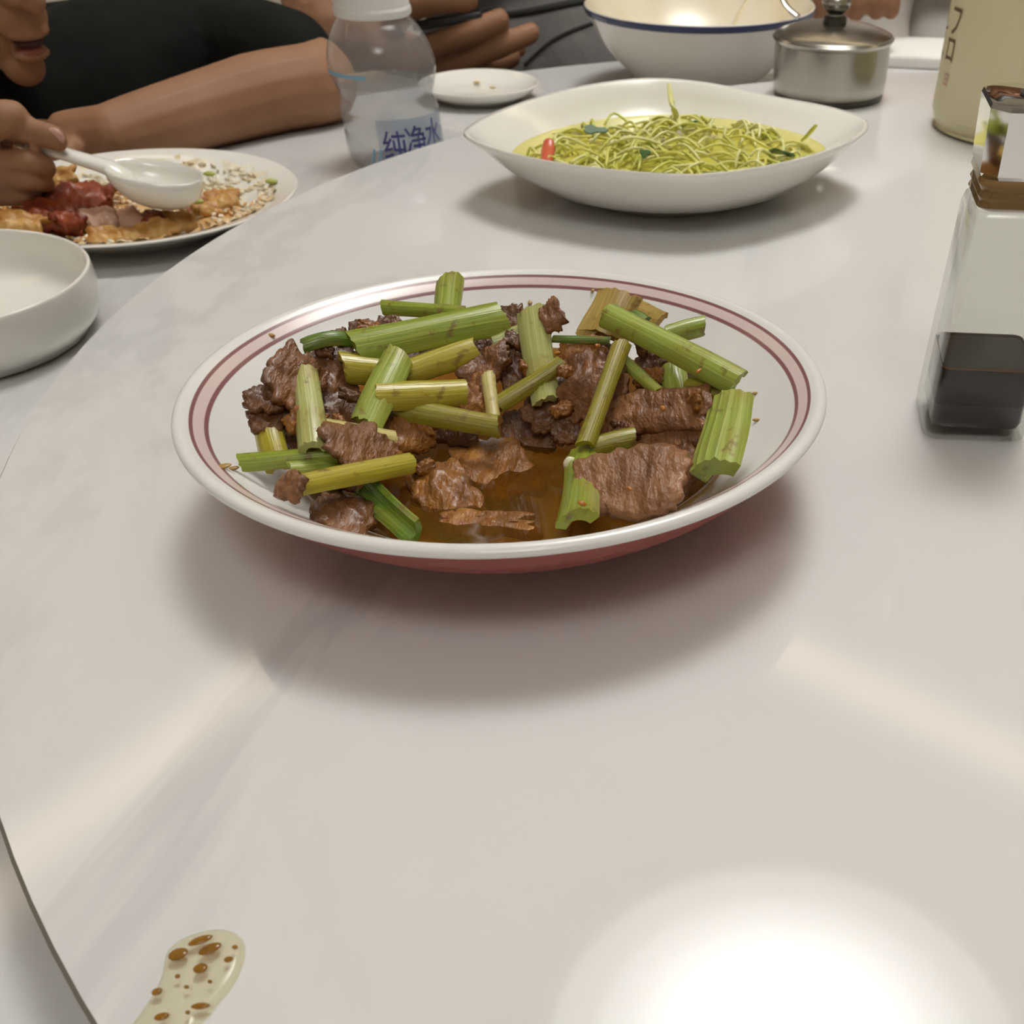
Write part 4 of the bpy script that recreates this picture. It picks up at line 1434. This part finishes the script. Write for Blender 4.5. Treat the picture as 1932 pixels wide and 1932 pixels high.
# resting left hand behind the plate
hd = Vector((-.97, .08, 0)).normalized()          # the wrist bends away from the plate
hsd = Vector((-hd.y, hd.x, 0))
palm = wrL + hd * .034 + Vector((0, 0, -.004))
chain(b, [(wrL - CO, .0195), (palm - CO, .0185)])
ellipsoid(b, palm - CO, (.026, .026, .0125))
for k, ln in enumerate((.044, .050, .047, .036)):
    o_ = hsd * (.0195 - .013 * k)
    base = palm + hd * .016 + o_
    chain(b, [(palm + o_ * .6 - CO, .0075), (base - CO, .0072), (base + hd * ln * .55 + Vector((0, 0, .002)) - CO, .0066), (base + hd * ln + Vector((0, 0, -.006)) - CO, .0055)], 10)
th0 = palm - hd * .012 + hsd * .018
chain(b, [(palm - CO, .009), (th0 + hsd * .012 - CO, .0082), (th0 + hsd * .022 + hd * .022 - CO, .0066)], 10)
# right arm and the hand on the spoon
wrR = aty(-150, 300, 0.753)
chain(b, [(chest - CO, .06), (shR - CO, .040), ((shR * .5 + elR * .5) - CO, .036), (elR - CO, .030), ((elR * .6 + wrR * .4) - CO, .028), (wrR - CO, .021)])
pm = aty(-92, 300, 0.750)
chain(b, [(wrR - CO, .020), (pm - CO, .0195)])
ellipsoid(b, pm - CO, (.020, .016, .024))


def finger(pp, r0, r1):
    n = len(pp)
    chain(b, [(aty(*q) - CO, r0 + (r1 - r0) * i / (n - 1)) for i, q in enumerate(pp)], 12)


finger([(-85, 270, 0.747), (-25, 246, 0.755), (40, 244, 0.746), (106, 261, 0.744)], .0082, .0066)       # index along the handle
finger([(-95, 285, 0.757), (-45, 250, 0.740), (0, 224, 0.739), (30, 220, 0.744)], .0100, .0080)        # thumb
finger([(-85, 303, 0.750), (-10, 303, 0.745), (58, 305, 0.738), (88, 314, 0.748), (56, 312, 0.744)], .0064, .0056)
finger([(-85, 336, 0.750), (-10, 338, 0.747), (56, 339, 0.740), (86, 343, 0.750), (56, 341, 0.746)], .0063, .0055)
finger([(-85, 364, 0.750), (-15, 369, 0.750), (44, 369, 0.744), (70, 371, 0.754), (46, 368, 0.748)], .0060, .0052)
cb = remeshed('body', b, M['skin_child'], .0019, child, 1)
# lips and mouth
b = bmesh.new()
ellipsoid(b, hp(.432, 0, -.256) - CO, (.036 * HS, .088 * HS, .017 * HS), Rl)
ellipsoid(b, hp(.420, 0, -.328) - CO, (.042 * HS, .080 * HS, .026 * HS), Rl)
obj_bm('lips', b, M['lip'], child)
b = bmesh.new()
ellipsoid(b, hp(.424, 0, -.288) - CO, (.036 * HS, .078 * HS, .022 * HS), Rl)
obj_bm('mouth', b, M['mouth_dark'], child)
for s_ in (1, -1):
    b = bmesh.new(); ellipsoid(b, hp(.375, .15 * s_, .02) - CO, (.05 * HS, .07 * HS, .035 * HS), Rl)
    e_ = obj_bm('eye', b, M['eye_white'], child)
    b = bmesh.new(); ellipsoid(b, hp(.415, .15 * s_, .015) - CO, (.015 * HS, .03 * HS, .03 * HS), Rl)
    obj_bm('iris', b, M['eye_dark'], e_)
    b = bmesh.new(); ellipsoid(b, hp(.40, .15 * s_, .10) - CO, (.02 * HS, .08 * HS, .014 * HS), Rl)
    obj_bm('eyebrow', b, M['hair'], child)
b = bmesh.new()
ellipsoid(b, hp(-.06, 0, .20) - CO, (.475 * HS, .415 * HS, .385 * HS), Rl, 30, 20)
ellipsoid(b, hp(-.20, 0, .02) - CO, (.34 * HS, .405 * HS, .34 * HS), Rl, 30, 20)
remeshed('hair', b, M['hair'], .004, child, 3)
b = bmesh.new()
nl = aty(105, 257, .741) - CO
ellipsoid(b, nl, (.0050, .0022, .0042), u=12, v=8)
obj_bm('fingernail', b, M['nail'], child)
# T-shirt
b = bmesh.new()
dirc = Vector((.85, -.53, 0)); lat = Vector((.53, .85, 0))
for (dz, wd, dp) in ((-.03, .125, .085), (-.10, .145, .095), (-.18, .145, .095), (-.27, .145, .10), (-.34, .15, .105)):
    R3 = Matrix((lat, dirc, Vector((0, 0, 1)))).transposed()
    ellipsoid(b, Vector((-.650, 1.100, .0 + dz)) - CO, (wd, dp, .07), R3, 28, 16)
nkp = Vector((-.620, 1.060, .005))
chain(b, [(Vector((-.650, 1.10, -.03)) - CO, .075), (nkp - CO, .052)])
chain(b, [(chest + Vector((0, 0, .04)) - CO, .075), (shL - CO, .048), ((shL * .45 + elL * .55) + Vector((0, 0, .012)) - CO, .040), ((shL * .12 + elL * .88) + Vector((.0, .0, .010)) - CO, .0345)])
chain(b, [(chest + Vector((0, 0, .04)) - CO, .075), (shR - CO, .052), ((shR * .45 + elR * .55) - CO, .046), ((shR * .25 + elR * .75) - CO, .042)])
# cloth hanging between chest and the resting arm
chain(b, [(Vector((-.560, 1.02, -.02)) - CO, .05), (Vector((-.50, 1.09, -.01)) - CO, .055), (Vector((-.44, 1.13, .0)) - CO, .045)])
ts = remeshed('t_shirt', b, M['black_shirt'], .006, child, 4)
b = bmesh.new()
ellipsoid(b, aty(146, 252, .985) - CO, (.011, .003, .007), u=14, v=8)
obj_bm('shirt_print', b, M['print_grey'], child)
# trousers and lower legs below the table
b = bmesh.new()
hip = Vector((-.66, 1.13, -.36))
for s_ in (1, -1):
    h0 = hip + lat * (.07 * s_)
    kn = h0 + dirc * .27 + Vector((0, 0, -.01))
    chain(b, [(hip - CO, .10), (h0 - CO, .085), (kn - CO, .06), (kn + Vector((0, 0, -.30)) - CO, .045)])
remeshed('trousers', b, M['dark_trousers'], .01, child, 3)
for s_ in (1, -1):
    kn = hip + lat * (.07 * s_) + dirc * .27
    b = bmesh.new()
    ellipsoid(b, Vector((kn.x, kn.y, FLOOR + .04)) + dirc * .04 - CO, (.10, .045, .04), Matrix((dirc, lat, Vector((0, 0, 1)))).transposed())
    for v_ in b.verts:
        v_.co.z = max(v_.co.z, 0)
    obj_bm('shoe', b, M['shoe_and_line_black'], child)


# ------------------------------------------------------------------ stools (they carry the people)
def stool(x, y, zs, label):
    s = thing('stool', label, 'stool', (x, y, FLOOR))
    h = zs - FLOOR
    obj_bm('seat', lathe_bm([(0, h - .04), (.16, h - .04), (.17, h - .03), (.17, h - .008), (.16, h), (0, h)], 40), M['wood'], s, auto=.6)
    for k in range(4):
        a = PI / 4 + k * PI / 2
        c0 = Vector((.17 * math.cos(a), .17 * math.sin(a), 0)); c1 = Vector((.12 * math.cos(a), .12 * math.sin(a), h - .04))
        obj_bm('leg', tube_bm([c0, c1], [.014, .016], 12), M['wood'], s, auto=.6)


stool(-.66, 1.13, -.456, 'dark wooden stool under the child in black')
stool(-.16, 1.60, -.406, 'dark wooden stool under the person in grey')
stool(.36, 1.68, -.406, 'dark wooden stool under the person in taupe')

# ------------------------------------------------------------------ person in grey holding a phone
adult = thing('person', 'person in a dark grey top holding a black phone behind the water bottle', 'person', (-.16, 1.58, FLOOR))
CO = adult.location


def Q(px, py, Y):
    return aty(px, py, Y) - CO


b = bmesh.new()
sh1 = Vector((-.40, 1.53, .14)); el1 = aty(606, 42, 1.335); wr1 = aty(706, 74, 1.325)
chain(b, [(sh1 - CO, .046), ((sh1 * .5 + el1 * .5) - CO, .044), (el1 - CO, .036), ((el1 * .6 + wr1 * .4) - CO, .036), (wr1 - CO, .025)])
pm = Q(768, 104, 1.325)
chain(b, [(wr1 - CO, .025), (pm, .0185)])
ellipsoid(b, pm, (.032, .022, .0170))


def fing(pp, r0, r1):
    n = len(pp)
    chain(b, [(Q(*q), r0 + (r1 - r0) * i / (n - 1)) for i, q in enumerate(pp)], 12)


fing([(728, 62, 1.318), (768, 18, 1.306), (826, 2, 1.298), (886, -2, 1.302)], .0120, .0090)     # thumb over the phone
fing([(776, 100, 1.322), (840, 80, 1.304), (897, 58, 1.300), (944, 38, 1.308)], .0112, .0092)
fing([(808, 126, 1.330), (870, 113, 1.314), (942, 88, 1.310), (1003, 62, 1.322)], .0116, .0086)
fing([(812, 142, 1.338), (878, 136, 1.330), (930, 124, 1.328), (968, 108, 1.338)], .0108, .0082)
fing([(808, 132, 1.350), (880, 122, 1.346), (935, 104, 1.348), (980, 92, 1.354)], .0100, .0074)
# left arm folded at the body, neck and head above the frame
sh2 = Vector((.00, 1.57, .14)); el2 = Vector((.02, 1.475, -.07)); wr2 = Vector((-.04, 1.43, -.19))
chain(b, [(sh2 - CO, .046), (el2 - CO, .038), (wr2 - CO, .028)])
ellipsoid(b, wr2 + Vector((-.04, .0, -.03)) - CO, (.045, .03, .02))
for k in range(4):
    f0 = wr2 + Vector((-.06, -.02 + .014 * k, -.035))
    chain(b, [(f0 - CO, .009), (f0 + Vector((-.04, 0, -.012)) - CO, .0075)], 10)
chain(b, [(wr2 - CO, .014), (wr2 + Vector((-.03, -.045, -.02)) - CO, .009)], 10)
chain(b, [(Vector((-.18, 1.585, .12)) - CO, .06), (Vector((-.18, 1.56, .24)) - CO, .054)])
hd_c = Vector((-.18, 1.53, .36)) - CO
ellipsoid(b, hd_c + Vector((0, .01, .025)), (.075, .092, .09), u=28, v=18)
ellipsoid(b, hd_c + Vector((0, -.035, -.045)), (.058, .058, .068), u=24, v=16)
chain(b, [(hd_c + Vector((0, -.088, .01)), .007), (hd_c + Vector((0, -.108, -.03)), .014)])
for s_ in (1, -1):
    ellipsoid(b, hd_c + Vector((.075 * s_, .01, -.01)), (.012, .02, .032))
remeshed('body', b, M['skin_adult'], .0028, adult, 2)
for s_ in (1, -1):
    b = bmesh.new(); ellipsoid(b, hd_c + Vector((.03 * s_, -.080, .0)), (.014, .01, .008))
    obj_bm('eye', b, M['eye_dark'], adult)
b = bmesh.new(); ellipsoid(b, hd_c + Vector((0, -.090, -.07)), (.026, .012, .009))
obj_bm('lips', b, M['lip'], adult)
b = bmesh.new()
ellipsoid(b, hd_c + Vector((0, .02, .045)), (.084, .098, .088), u=28, v=18)
ellipsoid(b, hd_c + Vector((0, .05, .0)), (.082, .07, .08), u=28, v=18)
remeshed('hair', b, M['hair'], .005, adult, 3)
b = bmesh.new()
for z_, wx, dy_ in ((.10, .17, .085), (.02, .18, .105), (-.08, .175, .12), (-.18, .17, .13), (-.28, .175, .135)):
    ellipsoid(b, Vector((-.17, 1.565, z_)) - CO, (wx, dy_, .085), u=28, v=16)
ellipsoid(b, Vector((-.15, 1.47, -.10)) - CO, (.12, .065, .10), u=24, v=14)
chain(b, [(Vector((-.30, 1.56, .12)) - CO, .07), (sh1 - CO, .060), ((sh1 * .62 + el1 * .38) - CO, .055)])
chain(b, [(Vector((-.04, 1.57, .12)) - CO, .07), (sh2 - CO, .060), ((sh2 * .4 + el2 * .6) - CO, .052), (el2 - CO, .048), ((el2 * .5 + wr2 * .5) - CO, .042)])
gt = remeshed('grey_top', b, M['grey_cloth'], .008, adult, 3)
bvh = BVHTree.FromPolygons([v_.co for v_ in gt.data.vertices], [list(p_.vertices) for p_ in gt.data.polygons])


def on_top(points):
    """points on the front of the grey top"""
    out = []
    for x, y in points:
        hit = bvh.ray_cast(CAMP - CO, ray(x, y).normalized())
        if hit[0] is not None:
            out.append(hit[0])
    return out


for nm, pts_, rad_ in (('fold_shade_line', ((990, 122), (1015, 98), (1040, 78), (1065, 64), (1100, 50), (1125, 42)), .0026), ('dark_line', ((930, 32), (970, 27), (1010, 20), (1050, 12), (1090, 4), (1120, -4)), .0055)):  # first tube puts a cloth fold's shade in black; second, a thicker dark line
    q_ = on_top(pts_)
    if len(q_) > 2:
        q_ = catmull(q_, 5)
        obj_bm(nm, tube_bm(q_, [rad_] * len(q_), 10, flat=.6), M['shoe_and_line_black'], adult)
b = bmesh.new()
hip = Vector((-.16, 1.58, -.30))
for s_ in (1, -1):
    h0 = hip + Vector((.09 * s_, 0, 0)); kn = h0 + Vector((0, -.40, 0))
    chain(b, [(hip - CO, .11), (h0 - CO, .095), (kn - CO, .07), (kn + Vector((0, .02, -.36)) - CO, .05)])
remeshed('trousers', b, M['dark_trousers'], .012, adult, 3)
for s_ in (1, -1):
    b = bmesh.new()
    ellipsoid(b, Vector((-.16 + .09 * s_, 1.16, FLOOR + .045)) - CO, (.05, .13, .045))
    for v_ in b.verts:
        v_.co.z = max(v_.co.z, 0)
    obj_bm('shoe', b, M['shoe_and_line_black'], adult)
# the phone
pc = (aty(784, 50, 1.305) + aty(908, 28, 1.303)) / 2
pd = (aty(908, 28, 1.303) - aty(784, 50, 1.305))
ph = thing('phone', 'thin black phone held between thumb and fingers above the small cream dish', 'phone', pc)
s_, n_ = frame_from(pd, Vector((0, .10, 1)))
pm4 = Matrix((pd.normalized(), s_, n_)).transposed().to_4x4()
obj_bm('case', box_bm(pd.length * 1.05, .062, .0068, (0, -.024, 0), bev=.0025, mat4=pm4), M['phone'], ph, auto=.6)
obj_bm('screen', box_bm(pd.length * .98, .056, .0006, (0, -.024, .0037), mat4=pm4), M['eye_dark'], ph, smooth=False)

# ------------------------------------------------------------------ person in taupe, fingers behind the pot
third = thing('person', 'person in a taupe top whose fingers rest behind the steel pot', 'person', (.36, 1.68, FLOOR))
CO = third.location
b = bmesh.new()
pm = Q(1610, -32, 1.335)
wr3 = Q(1640, -95, 1.40)
sh3 = Vector((.52, 1.64, .16)); el3 = Vector((.43, 1.49, .06))
chain(b, [(sh3 - CO, .046), (el3 - CO, .038), ((el3 - CO) * .5 + wr3 * .5, .034), (wr3, .027), (pm, .026)])
ellipsoid(b, pm, (.036, .026, .017))
fing([(1570, -20, 1.33), (1552, 0, 1.318), (1546, 20, 1.316)], .0115, .0092)
fing([(1595, -18, 1.325), (1586, 2, 1.312), (1580, 22, 1.312)], .0115, .0092)
fing([(1622, -18, 1.325), (1620, 4, 1.312), (1616, 20, 1.312)], .0112, .0090)
fing([(1650, -22, 1.33), (1655, 0, 1.318), (1654, 18, 1.316)], .0108, .0086)
fing([(1660, -40, 1.335), (1680, -10, 1.325), (1682, 16, 1.320)], .0115, .0090)
sh4 = Vector((.22, 1.66, .16)); el4 = Vector((.205, 1.54, -.05)); wr4 = Vector((.28, 1.46, -.17))
chain(b, [(sh4 - CO, .046), (el4 - CO, .038), (wr4 - CO, .028)])
ellipsoid(b, wr4 + Vector((.04, -.02, -.03)) - CO, (.045, .03, .02))
for k in range(4):
    f0 = wr4 + Vector((.06, -.045 + .015 * k, -.035))
    chain(b, [(f0 - CO, .009), (f0 + Vector((.04, 0, -.012)) - CO, .0075)], 10)
chain(b, [(wr4 - CO, .014), (wr4 + Vector((.03, .035, -.02)) - CO, .009)], 10)
chain(b, [(Vector((.37, 1.69, .14)) - CO, .06), (Vector((.37, 1.67, .26)) - CO, .054)])
hd_c = Vector((.37, 1.64, .38)) - CO
ellipsoid(b, hd_c + Vector((0, .01, .025)), (.075, .092, .09), u=28, v=18)
ellipsoid(b, hd_c + Vector((0, -.035, -.045)), (.058, .058, .068), u=24, v=16)
chain(b, [(hd_c + Vector((0, -.088, .01)), .007), (hd_c + Vector((0, -.108, -.03)), .014)])
for s_ in (1, -1):
    ellipsoid(b, hd_c + Vector((.075 * s_, .01, -.01)), (.012, .02, .032))
remeshed('body', b, M['skin_adult'], .0034, third, 3)
for s_ in (1, -1):
    b = bmesh.new(); ellipsoid(b, hd_c + Vector((.03 * s_, -.080, .0)), (.014, .01, .008))
    obj_bm('eye', b, M['eye_dark'], third)
b = bmesh.new(); ellipsoid(b, hd_c + Vector((0, -.090, -.07)), (.026, .012, .009))
obj_bm('lips', b, M['lip'], third)
b = bmesh.new()
ellipsoid(b, hd_c + Vector((0, .02, .045)), (.084, .098, .088), u=28, v=18)
ellipsoid(b, hd_c + Vector((0, .05, .0)), (.082, .07, .08), u=28, v=18)
remeshed('hair', b, M['hair'], .005, third, 3)
b = bmesh.new()
for z_, wx, dy_ in ((.12, .17, .085), (.03, .18, .105), (-.08, .175, .12), (-.18, .17, .13), (-.28, .175, .135)):
    ellipsoid(b, Vector((.37, 1.68, z_)) - CO, (wx, dy_, .085), u=28, v=16)
chain(b, [(Vector((.46, 1.68, .14)) - CO, .07), (sh3 - CO, .060), ((sh3 * .4 + el3 * .6) - CO, .052)])
chain(b, [(Vector((.26, 1.68, .14)) - CO, .07), (sh4 - CO, .060), ((sh4 * .4 + el4 * .6) - CO, .052), (el4 - CO, .047), ((el4 * .45 + wr4 * .55) - CO, .040)])
remeshed('taupe_top', b, M['taupe_cloth'], .008, third, 3)
b = bmesh.new()
hip = Vector((.36, 1.68, -.30))
for s_ in (1, -1):
    h0 = hip + Vector((.09 * s_, 0, 0)); kn = h0 + Vector((0, -.40, 0))
    chain(b, [(hip - CO, .11), (h0 - CO, .095), (kn - CO, .07), (kn + Vector((0, .02, -.36)) - CO, .05)])
remeshed('trousers', b, M['dark_trousers'], .012, third, 3)
for s_ in (1, -1):
    b = bmesh.new()
    ellipsoid(b, Vector((.36 + .09 * s_, 1.26, FLOOR + .045)) - CO, (.05, .13, .045))
    for v_ in b.verts:
        v_.co.z = max(v_.co.z, 0)
    obj_bm('shoe', b, M['shoe_and_line_black'], third)
